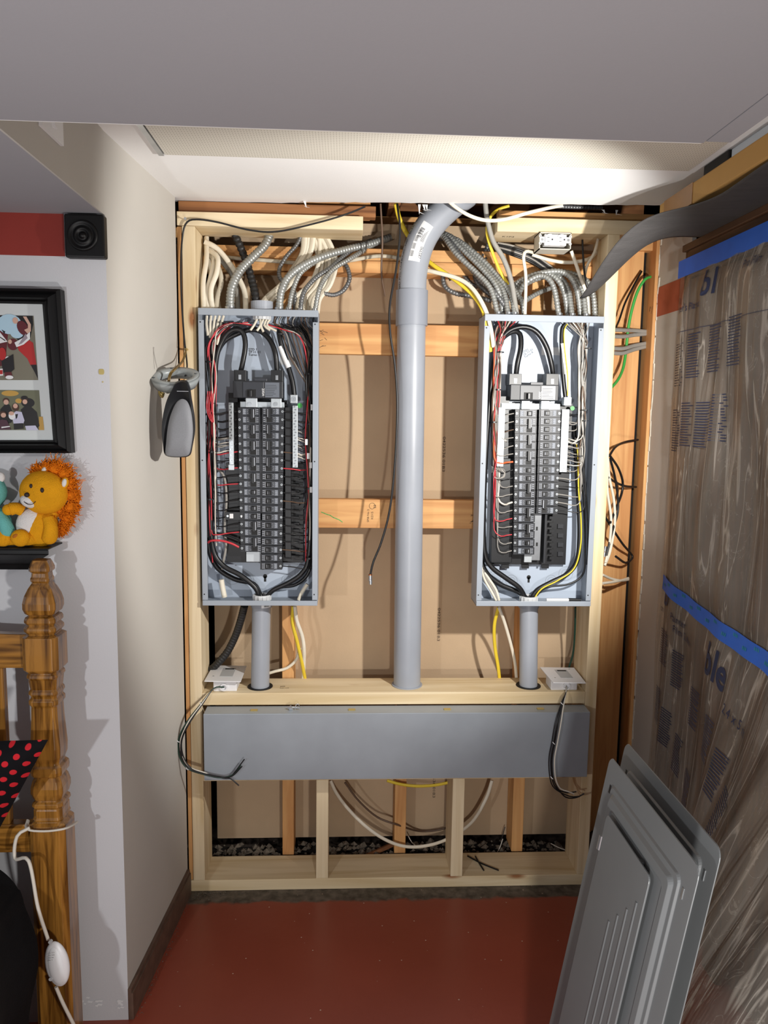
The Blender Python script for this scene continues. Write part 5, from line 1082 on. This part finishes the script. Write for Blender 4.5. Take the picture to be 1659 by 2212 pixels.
# grey felt sheet on the cabinet, drooping at its far corner
def felt(u, v):
    Y = 1.0+1.28*v; near = Vector((.86-.05*u, 0, 0)).x
    x = 1.06-(.190+.15*sm(.62, 1, v))*u; z = 2.1075
    d = sm(.15, 1, u)*sm(.74, 1.0, v)
    z -= .175*d*d+.012*sm(.2, 1, u)*math.sin(v*7)**2
    x -= .03*d; Y += .02*d
    return Vector((x, Y, z))
fm_ = MB(); fm_.grid(felt, 24, 60)
fo = obj('felt_sheet', fm_, 'felt_grey', None, 'dark grey floppy sheet hanging off the cabinet under the cardboard box', 'sheet')
so = fo.modifiers.new('thick', 'SOLIDIFY'); so.thickness = .003; so.offset = 1
cbx = thing('cardboard_box', (1.1, 1.4, 2.112), 'flat brown cardboard box lying on top of the cabinet at the ceiling', 'box')
bxm = MB(); bxm.box(.868, 1.36, .75, 2.18, 2.1125, 2.166); obj('carton', bxm, 'cardboard', cbx, bevel=.004)
obj('carton_tape', MB().box(.8665, .868, 1.97, 2.145, 2.1135, 2.1655), 'cardboard_tape', cbx); obj('carton_tape', MB().box(.9, 1.36, 2.18, 2.1815, 2.13, 2.15), 'cardboard_tape', cbx)
bx('black_case', .885, 1.3, 1.83, 1.955, 2.1675, 2.199, 'box_black', None, .003, label='small flat black case between the cardboard box and the ceiling', cat='case')
bx('white_board', .89, 1.3, 1.02, 1.825, 2.1675, 2.197, 'box_blue_white', None, .002, label='bluish white flat board on top of the cardboard box', cat='board')

# ================================================================ the two removed panel covers
def cover(top_x, yf, yn, ztop, label, lift, foot):
    """steel cover leaning to the right: local u along the depth (far to near), v up the slope, n out of the face"""
    T0 = Vector((top_x, yf, ztop)); T1 = Vector((top_x+.003, yn, ztop)); B0 = Vector((foot, yf+.005, .0))
    U = (T1-T0).normalized(); W = (T1-T0).length; V = (T0-B0).normalized(); Lh = (T0-B0).length; Nn = V.cross(U).normalized()
    if Nn.x > 0: Nn = -Nn
    B0 = T0-V*Lh
    def pt(u, v, n): return B0+U*u+V*v+Nn*n
    t = thing('panel_cover', B0+U*W/2, label, 'panel cover', 'removed panel covers')
    def rr(u0, u1, v0, v1, r, n=5):
        o = []
        for cu, cv, a0 in ((u1-r, v1-r, 0), (u0+r, v1-r, 90), (u0+r, v0+r, 180), (u1-r, v0+r, 270)):
            for i in range(n+1): g = math.radians(a0+90*i/n); o.append((cu+r*math.cos(g), cv+r*math.sin(g)))
        return o
    rings = [(0, .018, .0), (.0, .018, .0015), (.040, .014, .0015), (.043, .014, .0055), (.052, .012, .0055), (.058, .012, .0015+.010), (.074, .010, .0115), (.077, .010, .0095)]
    m = MB(); prev = None; fsn = None
    L_ = [rr(e, W-e, e, Lh-e, max(.004, r)) for e, r, h in rings]; n = len(L_[0]); vs = []
    for (e, r, h), q in zip(rings, L_): vs += [pt(u, v, h) for u, v in q]
    fs = [tuple(range(n))]
    for k in range(len(rings)-1):
        for i in range(n): j = (i+1) % n; fs.append((k*n+i, k*n+j, (k+1)*n+j, (k+1)*n+i))
    fs.append(tuple(range((len(rings)-1)*n, len(rings)*n)))
    m.add(vs, fs, 0); obj('cover_frame', m, 'cover_steel', t, bevel=.0012)
    # door with pressed ribs
    d = MB(); e = .080; r0 = rr(e+.004, W-e-.018, e, Lh-e, .012); n = len(r0)
    vs = [pt(u, v, .0175) for u, v in r0]+[pt(u, v, .0210) for u, v in r0]
    d.add(vs, [tuple(range(n))[::-1], tuple(range(n, 2*n))]+[(i, (i+1) % n, n+(i+1) % n, n+i) for i in range(n)])
    dr = obj('door', d, 'cover_steel', t, bevel=.001)
    for k in range(4):
        uc = W-e-.040-k*.026; rb_ = MB(); a, b = pt(uc, e+.03, .0192), pt(uc, Lh-e-.06-.03*k, .0192)
        rb_.cyl(a, b, .0034, 12); obj('pressed_rib', rb_, 'cover_steel', dr)
    for v in (Lh-.155, Lh-.62):
        h = MB(); h.cyl(pt(e+.002, v, .019), pt(e+.002, v+.028, .019), .0058, 12); obj('hinge', h, 'zinc', dr)
    hs = MB(); c = pt(.032, Lh-.055, .0018); hs.obox(c, U*.003, V*.008, Nn*.0004); obj('slot', hs, 'void_black', t)
    hs = MB(); c = pt(W-.030, Lh-.060, .0018); hs.obox(c, U*.0025, V*.009, Nn*.0006); obj('slot', hs, 'zinc', t)
    tb_ = MB(); c = pt(W*.63, Lh-e-.004, .0165); tb_.obox(c, U*.006, V*.006, Nn*.002); obj('door_latch', tb_, 'plastic_black', dr)
cover(.535, 1.432, 1.046, .902, 'front grey steel panel cover with ribbed door, leaning at the lower right', 0, .385)
cover(.580, 1.470, 1.072, .915, 'rear grey steel panel cover, mostly hidden behind the front one', 0, .432)
# ================================================================ left side: wall things
LY = 1.84
def PL(a, b, d=0.0): return P(a, b, LY-d)
rz = thing('rosette_block', PL(186, 560), 'square black carved rosette block at the end of the red band', 'rosette block')
q0, q1 = PL(136, 460, .028), PL(226, 557, .028)
obj('block', MB().box(q0.x, q1.x, LY-.026, LY-.0005, q1.z, q0.z), 'frame_black', rz, bevel=.004)
c = Vector(((q0.x+q1.x)/2-.003, LY-.026, (q0.z+q1.z)/2)); m = MB()
prof = [(.034, 0), (.033, .005), (.029, .006), (.026, .001), (.020, .001), (.018, .005), (.014, .005), (.012, .001), (.007, .001), (.006, .006), (.0015, .008)]
vs = []; n = 32
for r, h in prof: vs += [c+Vector((r*math.cos(2*math.pi*i/n), -h, r*math.sin(2*math.pi*i/n))) for i in range(n)]
m.add(vs, [(k*n+i, k*n+(i+1) % n, (k+1)*n+(i+1) % n, (k+1)*n+i) for k in range(len(prof)-1) for i in range(n)]+[tuple(range((len(prof)-1)*n, len(prof)*n))], 0, True)
obj('carved_rings', m, 'frame_black', rz)
# ---- picture frame, hung a little out of square
pf = thing('picture_frame', PL(40, 980), 'black picture frame with photographs in a white mat, cut by the left edge', 'picture frame')
c0, c1, c2, c3 = PL(129, 624, .03), PL(153, 979, .03), PL(-330, 979, .03), PL(-330, 616, .03)   # tr, br, bl, tl
def frame_rail(A, B, inA, inB):
    m = MB(); w = [(0, 0), (.0, .026), (.18, .030), (.26, .020), (.36, .022), (.62, .026), (.78, .014), (.86, .016), (1, .010), (1, 0)]
    vs = []
    for P0, I in ((A, inA), (B, inB)):
        for s, h in w: q = P0.lerp(I, s); vs.append(Vector((q.x, LY-.001-h, q.z)))
    n = len(w); m.add(vs, [(i, (i+1) % n, n+(i+1) % n, n+i) for i in range(n)]+[tuple(range(n))[::-1], tuple(range(n, 2*n))]); return m
i0, i1, i2, i3 = PL(92, 657, .01), PL(115, 951, .01), PL(-300, 951, .01), PL(-300, 650, .01)
for A, B, a, b in ((c0, c1, i0, i1), (c1, c2, i1, i2), (c2, c3, i2, i3), (c3, c0, i3, i0)): obj('frame_rail', frame_rail(A, B, a, b), 'frame_black', pf)
mb_ = MB(); mb_.prism([Vector((q.x, LY-.008, q.z)) for q in (i0, i1, i2, i3)], (0, .004, 0)); obj('mat_board', mb_, 'mat_board', pf)
def photo(corners, shapes, mats, name='photograph'):
    tl, tr, br, bl = [Vector((q.x, LY-.0088, q.z)) for q in corners]
    f = lambda u, v, k=0: (tl.lerp(tr, u)).lerp(bl.lerp(br, u), v)-Vector((0, .00012*k, 0))
    m = MB(); m.poly([f(0, 0), f(0, 1), f(1, 1), f(1, 0)], 0)
    for k, (mi, pts) in enumerate(shapes): m.poly([f(u, v, k+1) for u, v in pts], mi)
    return obj(name, m, mats, pf)
def ell(u, v, a, b, n=18, rot=0): return [(u+a*math.cos(g)*math.cos(rot)-b*math.sin(g)*math.sin(rot), v+a*math.cos(g)*math.sin(rot)+b*math.sin(g)*math.cos(rot)) for g in [2*math.pi*i/n for i in range(n)]]
M1 = ['print_olive', 'print_dark', 'print_blue', 'print_red', 'print_maroon', 'skin_tone', 'label_white', 'print_grey']
F = lambda x, y: ((x+60)/140.0, (y-681)/141.0)     # photo pixels into the print (tilt ignored)
def G(*p): return [F(*q) for q in p]
sh1 = [(1, G((-60, 681), (78, 681), (78, 700), (60, 760), (30, 720), (-60, 740))), (4, G((-60, 700), (0, 690), (20, 720), (10, 790), (-60, 800))), (3, G((38, 745), (60, 730), (75, 740), (79, 790), (66, 790), (60, 775), (42, 757))), (1, G((66, 788), (79, 788), (80, 820), (74, 805))),
       (2, ell(*F(24, 700), .20, .155)), (2, ell(*F(40, 718), .11, .09)), (6, G((-60, 705), (0, 715), (18, 738), (0, 742), (-60, 735))), (1, G((0, 726), (14, 735), (13, 737), (0, 728))), (1, G((6, 712), (14, 716), (12, 722))), (4, ell(*F(54, 708), .085, .12, 18, -.5)), (5, G((56, 683), (64, 683), (73, 700), (72, 715), (64, 720), (57, 712), (66, 708), (66, 700))), (5, ell(*F(38, 692), .045, .05)),
       (4, ell(*F(30, 744), .085, .09)), (5, ell(*F(24, 738), .03, .035)), (6, G((34, 740), (56, 728), (70, 716), (69, 732), (54, 744), (38, 750))), (7, G((42, 745), (60, 720), (64, 730), (50, 742))), (3, ell(*F(6, 765), .06, .10)), (6, ell(*F(18, 775), .04, .035)), (1, G((4, 780), (30, 765), (31, 798), (22, 806), (6, 806))), (4, G((10, 805), (24, 804), (26, 812), (10, 815))), (6, G((-60, 800), (6, 797), (7, 812), (-60, 818))), (3, G((-60, 803), (6, 800), (6, 809), (-60, 813))), (6, ell(*F(20, 816), .06, .03))]
photo((PL(-60, 680, .01), PL(72, 682, .01), PL(82, 821, .01), PL(-60, 821, .01)), sh1, M1)
F = lambda x, y: ((x+60)/146.0, (y-843)/86.0)
M2 = ['print_foliage', 'print_autumn', 'print_dark', 'print_hair', 'skin_tone', 'print_lilac', 'print_plum', 'label_white', 'print_grey']
sh2_ = [(1, ell(*F(22, 850), .13, .07)), (1, ell(*F(40, 866), .05, .06)), (2, ell(*F(60, 870), .10, .12)), (1, G((82, 900), (90, 900), (91, 929), (80, 929))), (2, G((0, 884), (10, 874), (20, 874), (26, 890), (24, 912), (-5, 925))), (3, ell(*F(13, 866), .05, .075)), (4, ell(*F(13, 869), .038, .065)),
        (2, G((44, 885), (55, 876), (64, 876), (78, 890), (82, 920), (76, 925), (50, 922))), (3, ell(*F(53, 862), .05, .06)), (2, ell(*F(53, 859), .05, .045)), (4, ell(*F(54, 868), .036, .06)), (3, ell(*F(33, 880), .052, .10)), (4, ell(*F(33, 877), .034, .06)), (5, G((24, 896), (34, 888), (46, 890), (51, 908), (48, 916), (28, 917))), (2, G((32, 895), (38, 894), (36, 902), (33, 906))), (2, G((28, 915), (48, 914), (48, 926), (28, 928))),
        (7, ell(*F(25, 898), .05, .10)), (4, ell(*F(24, 893), .04, .05)), (6, G((-20, 915), (4, 906), (14, 908), (22, 928), (-20, 929))), (3, ell(*F(6, 894), .052, .065)), (4, ell(*F(7, 897), .038, .06)), (7, G((2, 922), (20, 920), (20, 922), (2, 925))), (5, G((52, 920), (74, 919), (80, 929), (54, 929)))]
photo((PL(-60, 842, .01), PL(84, 843, .01), PL(90, 929, .01), PL(-60, 929, .01)), sh2_, M2)
# ---- black wall shelf and the two stuffed toys
sf_ = thing('wall_shelf', PL(20, 1240), 'black moulded wall shelf carrying the stuffed toys', 'shelf')
zt = PL(60, 1183, .06).z; xr = PL(122, 1180, .04).x
pro = [(0, 0), (.085, 0), (.085, -.012), (.078, -.016), (.050, -.032), (.034, -.044), (.030, -.058), (0, -.058)]
m = MB(); n = len(pro); vs = []
for xe, e in ((xr, 1), (-1.25, -1)):
    for d, h in pro: vs.append(Vector((xe-e*(.085-d)*.0-(e*(.085-d)*1.0 if e > 0 else 0), LY-.001-d, zt+h)))
m.add(vs, [tuple(range(n))[::-1], tuple(range(n, 2*n))]+[(i, (i+1) % n, n+(i+1) % n, n+i) for i in range(n)]); obj('moulding', m, 'frame_black', sf_, bevel=.002)
obj('shelf_top', MB().box(-1.25, xr, LY-.088, LY-.001, zt, zt+.003), 'frame_black', sf_, bevel=.001)
ZSH = zt+.0035; TY = LY-.050
random.seed(9)
def blob(mb, a, b, d, rx, ry, rz_, rot=0, mi=0, seg=18, rings=12):
    q = P(a, b, TY-d); R_ = Matrix.Rotation(rot, 3, 'Y'); s = TY/FPX; mb.sphere(q, (rx*s, ry*s, rz_*s), seg, rings, mi, R_)
li = thing('stuffed_lion', P(75, 1180, TY), 'golden orange stuffed toy lion with a shaggy mane sitting on the black shelf', 'stuffed toy')
b = MB(); blob(b, 88, 1140, 0, 38, 26, 42, .25); blob(b, 104, 1102, -.006, 26, 20, 24); obj('body', b, 'plush_gold', li)
b = MB(); blob(b, 66, 1132, .009, 30, 17, 34, .3); obj('tummy_patch', b, 'plush_white', li)
h = MB(); blob(h, 95, 1064, .010, 50, 36, 46, .35); obj('head', h, 'plush_gold', li)
mz = MB(); blob(mz, 66, 1082, .030, 21, 15, 15, .25); obj('muzzle', mz, 'plush_white', li)
for a, b_, r in ((67, 1050, 4.6), (91, 1059, 5.2)):
    e = MB(); blob(e, a, b_, .0475 if a > 80 else .0445, r*.72, 3, r); obj('eye', e, 'thread_dark', li)
e = MB(); blob(e, 58, 1069, .047, 5.5, 4, 5.0); obj('nose', e, 'thread_dark', li)
sml = MB(); sml.tube([P(52, 1084, TY-.046), P(61, 1090, TY-.050), P(70, 1089, TY-.050), P(77, 1083, TY-.046)], .0008, 6); obj('mouth_stitch', sml, 'thread_dark', li)
for a, b_ in ((140, 1043), (96, 1018)):
    e = MB(); blob(e, a, b_, .016 if a > 120 else .004, 8, 6, 12, .2); ear = obj('ear', e, 'plush_gold', li)
    e = MB(); blob(e, a-1, b_, .020 if a > 120 else .008, 5, 5, 9, .2); obj('ear_lining', e, 'plush_white', ear)
ar = MB(); ar.tube([P(50, 1104, TY-.01), P(36, 1098, TY-.015), P(22, 1100, TY-.02)], lambda t: .013+.002*t, 12); ar.sphere(P(18, 1101, TY-.02), (.013, .012, .013)); obj('arm', ar, 'plush_gold', li)
ar = MB(); ar.tube([P(104, 1118, TY-.018), P(110, 1140, TY-.022), P(108, 1160, TY-.022)], lambda t: .013+.004*t, 12); ar.sphere(P(107, 1162, TY-.022), (.017, .015, .015)); obj('arm', ar, 'plush_gold', li)
for a, d, col in ((46, .030, 1), (8, .024, 0)):
    lg_ = MB(); lg_.tube([P(a+34, 1166, TY-.006), P(a+14, 1164, TY-d*.7), P(a, 1162, TY-d)], lambda t: .013+.005*t, 12); lg_.sphere(P(a-2, 1162, TY-d-.002), (.022, .014, .020)); L__ = obj('leg', lg_, 'plush_gold', li)
    pd = MB(); q = P(a-12, 1158, TY-d-.012); pd.sphere(q, (.008, .004, .005), 12, 8, 0, Matrix.Rotation(-.5, 3, 'Y')); obj('foot_pad', pd, 'plush_brown', L__)
mn = MB()
def tuft(a, b_, d, r, n):
    for i in range(n):
        q = P(a+random.gauss(0, r*.42), b_+random.gauss(0, r*.42), TY-d+random.uniform(-.012, .012)); dirv = Vector((random.gauss(0, 1)+(a-95)/40, random.gauss(0, .5), random.gauss(0, 1)-(b_-1064)/55)).normalized()
        e1 = dirv*random.uniform(.006, .014); mn.cyl(q, q+e1, .0014, 4, 0, r2=.0004)
for (a, b_, r) in ((82, 1020, 14), (100, 1012, 16), (120, 1012, 18), (140, 1024, 18), (150, 1045, 18), (156, 1070, 16), (154, 1095, 16), (146, 1118, 15), (136, 1136, 12), (128, 1145, 8), (132, 1100, 14)):
    blob(mn, a, b_, -.004, r*.8, r*.75, r*.8, 0, 0, 10, 8); tuft(a, b_, -.004, r*1.1, 330)
obj('mane', mn, 'plush_orange', li)
te = thing('stuffed_bear', P(-20, 1180, TY), 'pale teal stuffed toy at the left edge beside the lion', 'stuffed toy')
b = MB(); blob(b, -16, 1132, .004, 40, 26, 40); obj('body', b, 'plush_teal', te)
b = MB(); blob(b, -30, 1062, .006, 42, 30, 40); obj('head', b, 'plush_teal', te)
for a in (1, -62): b = MB(); blob(b, a, 1031, .006, 9, 7, 11); obj('ear', b, 'plush_white', te)
b = MB(); b.tube([P(-2, 1110, TY-.02), P(10, 1130, TY-.024), P(16, 1146, TY-.024)], lambda t: .012+.004*t, 12); b.sphere(P(16, 1148, TY-.024), .0155); obj('arm', b, 'plush_teal', te)
b = MB(); b.tube([P(-30, 1160, TY-.01), P(-40, 1162, TY-.03)], .018, 12); obj('leg', b, 'plush_teal', te)

# ================================================================ bed
HY = 1.735                      # headboard mid plane
bd = thing('wooden_bed', (-.76, HY, 0), 'glossy oak bed headboard with turned square post at the left edge', 'bed')
prof = [(1214, 17), (1220, 20), (1230, 24), (1237, 24), (1241, 19), (1250, 20), (1254, 22), (1259, 22), (1263, 19), (1275, 27), (1290, 34), (1305, 38), (1318, 38), (1328, 34), (1332, 27), (1336, 34), (1341, 36), (1347, 36), (1352, 31), (1355, 34), (1359, 37), (1365, 37), (1370, 33), (1373, 31), (1378, 41), (1448, 41), (1453, 36), (1456, 32), (1460, 35), (1466, 36), (1470, 33), (1488, 31), (1492, 30), (1496, 33), (1502, 34), (1507, 31), (1511, 30), (1516, 34), (1524, 34), (1530, 30), (1560, 31), (1590, 33), (1620, 35), (1640, 34), (1652, 29), (1656, 30), (1661, 36), (1670, 37), (1678, 36), (1682, 29), (1690, 34), (1704, 38), (1716, 38), (1728, 34), (1732, 30), (1737, 36), (1744, 37), (1748, 32), (1752, 34), (1766, 34), (1772, 36), (1776, 33), (1784, 42), (2300, 44)]
pxx = P(90, 1400, HY-.02).x
pf_ = [(w*1.16/1150.0*.96, P(97, y, HY-.03).z) for y, w in prof]; pf_ = [(r, max(z, .0)) for r, z in pf_]
pf_ = [(r, z) for i, (r, z) in enumerate(pf_) if z > 0 or i == len(pf_)-1]; pf_[-1] = (pf_[-1][0], 0.0)
obj('bed_post', MB().lathe([(r, z) for r, z in pf_][::-1], (pxx, HY, 0), 8, sq=(1, 1)), OAK[2], bd, bevel=.0012)
zr1, zr0 = P(40, 1368, HY).z, P(40, 1440, HY).z
m = MB(); n = 16; vs = []
top = [(pxx-.03-.45*i/n, zr1+.05*(1-math.cos(i/n*2.2))*.55) for i in range(n+1)]
m.prism([(x, HY-.012, z) for x, z in top]+[(pxx-.48, HY-.012, zr0), (pxx-.03, HY-.012, zr0)], (0, .026, 0)); obj('top_rail', m, OAK[0], bd, bevel=.003)
for k in range(4): xs = P(12, 1500, HY).x-.012-k*.095; obj('spindle', MB().box(xs-.016, xs+.012, HY-.010, HY+.012, P(10, 1800, HY).z, zr0), OAK[2], bd, bevel=.003)
obj('bottom_rail', MB().box(pxx-.48, pxx-.03, HY-.014, HY+.014, P(30, 1835, HY).z, P(30, 1775, HY).z), OAK[0], bd, bevel=.003)
# pillow and bedding
pc0 = P(104, 1598, HY-.15); PA = Vector((.34, 0, .006)); PB = Vector((.135, -.03, .235))
def pil(u, v, s):
    a, b_ = 2*u-1, 2*v-1; th = .05*(max(0, 1-abs(a)**4)**.7)*(max(0, 1-abs(b_)**4)**.7)
    return pc0+PA*(u-1)+PB*(v-1)+Vector((0, s*th, 0))
pw = MB(); pw.grid(lambda u, v: pil(u, v, -1), 24, 24); pw.grid(lambda u, v: pil(1-u, v, 1), 24, 24)
obj('pillow', pw, 'polka', None, 'black pillow with red polka dots against the headboard', 'pillow')
DXR = P(84, 1990, 1.62).x-.03; DZT = P(30, 1832, 1.62).z
def duv(u, v):      # section from the middle of the bed over the rounded shoulder down to the floor
    Y = .45+1.19*v; w = .018*math.sin(9*v+2*u)+.012*math.sin(21*v+7*u)
    if u < .4: t = u/.4; X_ = -1.5+(DXR-.10+1.5)*t; Z_ = DZT+.012*math.sin(12*v+9*t)-.03*t
    elif u < .65: t = (u-.4)/.25*math.pi/2; X_ = DXR-.10+.10*math.sin(t); Z_ = DZT-.03-.12*(1-math.cos(t))
    else: t = (u-.65)/.35; X_ = DXR+.018*math.sin(t*7)+.02*t; Z_ = (DZT-.15)*(1-t)+.004*t
    return Vector((X_+w*(u > .3), Y, max(.003, Z_+(w*.6 if u < .6 else 0))))
dv = MB(); dv.grid(duv, 70, 60); e0 = [duv(i/70, 1) for i in range(71)]; dv.poly([Vector((-1.5, 1.64, .003))]+e0)
obj('duvet', dv, 'cloth_black', None, 'black duvet heaped over the bed at the lower left', 'duvet')
# lead wrapped round the post and its white controller
co = thing('power_lead', P(120, 2080, HY-.06), 'white power lead wound round the bed post with an oval white controller', 'power lead')
zc = P(100, 1785, HY-.04).z; r = .0455
loop = [Vector((pxx-r*1.05, HY-.02, zc+.004)), Vector((pxx-r*.85, HY-r*1.05, zc-.002)), Vector((pxx, HY-r*1.10, zc-.006)), Vector((pxx+r*.9, HY-r*1.0, zc-.004)), Vector((pxx+r*1.12, HY-.015, zc-.012)), Vector((pxx+r*1.15, HY+.01, zc-.018))]
obj('wound_lead', MB().tube(loop, .0046, 8, flat=.6), 'wire_white', co)
dl = [Vector((pxx-r*.7, HY-r*1.1, zc+.003)), Vector((pxx-r*1.25, HY-.06, zc-.012)), Vector((pxx-r*1.3, HY-.07, zc-.06)), P(62, 1860, HY-.10), P(82, 1960, HY-.115), P(104, 2030, HY-.115)]
obj('hanging_lead', MB().tube(dl, .0040, 8), 'wire_white', co)
cc = P(124, 2082, HY-.115); R_ = Matrix.Rotation(-.12, 3, 'Y'); b = MB(); b.sphere(cc, (.0265, .014, .055), 24, 16, 0, R_); ct = obj('controller', b, 'plastic_white', co)
b = MB(); b.sphere(cc+Vector((0, -.003, 0)), (.0205, .0135, .049), 24, 16, 0, R_); fp = obj('controller_face', b, 'label_white', ct)
for a, b_ in ((108, 2036), (125, 2108), (109, 2116)): k = MB(); q = P(a, b_, HY-.128); k.cyl(q, q+Vector((0, .006, 0)), .0042, 12); obj('rubber_foot', k, 'label_grey', ct)
tb = MB()
for i in range(4): text_mb('---- --- --'[0:9-i], .007, plane_fn(P(101, 2062+i*5, HY-.1305), (1, 0, .15), (-.15, 0, 1)), tb)
obj('rating_print', tb, 'ink_black', ct)['kind'] = 'stuff'
obj('tail_lead', MB().tube([P(121, 2132, HY-.115), P(135, 2165, HY-.11), P(155, 2205, HY-.10), P(165, 2225, HY-.09)], .0040, 8), 'wire_white', co)
# ================================================================ satellite speaker hanging from its lead
SY = 2.15
sp = thing('satellite_speaker', P(378, 990, SY), 'black and silver satellite speaker hanging from its cable at the left stud', 'speaker')
rc_ = P(378, 815, SY); kx = SY/FPX
TI = .42
def rp(g, r, h): r *= .962; h *= .962; y = r*.95*math.sin(g); return rc_+Vector((r*math.cos(g), y*math.cos(TI)-h*math.sin(TI), y*math.sin(TI)+h*math.cos(TI)))
prof = [(.068, .0), (.070, .006), (.066, -.010), (.058, -.026), (.050, -.020), (.047, .0), (.052, .006), (.068, .006)]
n = 40; vs = []
for r, h in prof: vs += [rp(2*math.pi*i/n, r, h) for i in range(n)]
m = MB(); K = len(prof); m.add(vs, [(k*n+i, k*n+(i+1) % n, ((k+1) % K)*n+(i+1) % n, ((k+1) % K)*n+i) for k in range(K) for i in range(n)], 0, True); rg = obj('mounting_ring', m, 'speaker_ring', sp)
for g in (.3, 1.9, 3.5, 5.2): k = MB(); q = rp(g, .059, .006); k.cyl(q, q+Vector((0, 0, .0012)), .004, 12, smooth=False); obj('ring_boss', k, 'breaker_body', rg)
# cone-shaped body below the ring
outl = [(382, 824, 0), (404, 824, 0), (412, 862, 0), (418, 900, 0), (419, 930, 0), (414, 962, 0), (408, 984, 0), (390, 988, 0), (358, 984, 0), (352, 960, 0), (349, 930, 0), (352, 898, 0), (360, 865, 0), (372, 840, 0)]
yb = SY-.064
m = MB(); fr_ = closed([P(a, b_, yb) for a, b_, _ in outl]); n = len(fr_); cen = sum(fr_, Vector((0, 0, 0)))/n
bk = [cen+(q-cen)*.80+Vector((-.004, .058, 0)) for q in fr_]; md = [q+Vector((-.001, .022, 0)) for q in fr_]; rim = [cen+(q-cen)*.95+Vector((0, -.007, 0)) for q in fr_]
m.add(rim+fr_+md+bk, [tuple(range(n))]+[(k*n+i, k*n+(i+1) % n, (k+1)*n+(i+1) % n, (k+1)*n+i) for k in range(3) for i in range(n)]+[tuple(range(3*n, 4*n))[::-1]], 0, True)
bo = obj('speaker_body', m, 'speaker_black', sp)
gr = [(396, 862), (405, 868), (412, 885), (416, 910), (417, 935), (413, 965), (408, 982), (395, 986), (372, 986), (358, 981), (359, 955), (362, 925), (368, 898), (378, 874), (387, 864)]
m = MB(); f0 = closed([P(a, b_, yb-.0075) for a, b_ in gr], 4); n = len(f0); cen = sum(f0, Vector((0, 0, 0)))/n; f1 = [cen+(q-cen)*.94-Vector((0, .005, 0)) for q in f0]; f2 = [cen+(q-cen)*.5-Vector((0, .009, 0)) for q in f0]
m.add(f0+f1+f2, [(k*n+i, k*n+(i+1) % n, (k+1)*n+(i+1) % n, (k+1)*n+i) for k in range(2) for i in range(n)]+[tuple(range(2*n, 3*n))], 0, True); obj('grille', m, 'speaker_silver', sp)
m = MB(); q0 = P(382, 845, yb-.0085); q1 = P(407, 845, yb-.0085); m.box(q0.x, q1.x, q0.y, q0.y+.0006, q0.z-.0006, q0.z+.0006); obj('trim_line', m, 'breaker_print', bo)
m = MB(); q = P(344, 848, SY-.01); m.tube([q+Vector((0, 0, .018)), q+Vector((.001, 0, -.004)), q+Vector((.008, 0, -.012)), q+Vector((.012, 0, 0))], .0036, 8); m.sphere(q+Vector((.008, -.004, -.004)), .0065); obj('terminal_bracket', m, 'brass', sp)
hk = MB(); q = P(402, 754, 2.36); hk.cyl(q, q+Vector((0, .022, 0)), .003, 10); hk.tube([q, q+Vector((0, -.010, -.001)), q+Vector((.001, -.012, .006))], .0022, 8); obj('hook', hk, 'brass', None, 'small brass hook in the left stud holding the speaker cable', 'hook')
for k in range(2): obj('speaker_lead', MB().tube([P(402, 756, 2.345), P(400-k*2, 768, 2.33), P(394-k*2, 782, 2.29), P(380-k*4, 797, SY), P(368-k*3, 812, SY+.005), P(364-k*3, 850, SY)], .0022, 8), 'speaker_cable', sp)
obj('speaker_lead', MB().tube([P(401, 756, 2.345), P(403, 775, 2.33), P(404, 795, 2.30), P(400, 812, SY+.03)], .0024, 8), 'wire_black', sp)
obj('antenna_wire', MB().tube([P(340, 797, SY), P(335, 775, SY+.0), P(332, 757, SY), P(332, 750, SY)], lambda t: .0011+.0012*max(0, t-.8)*5, 8), 'wire_grey', sp)
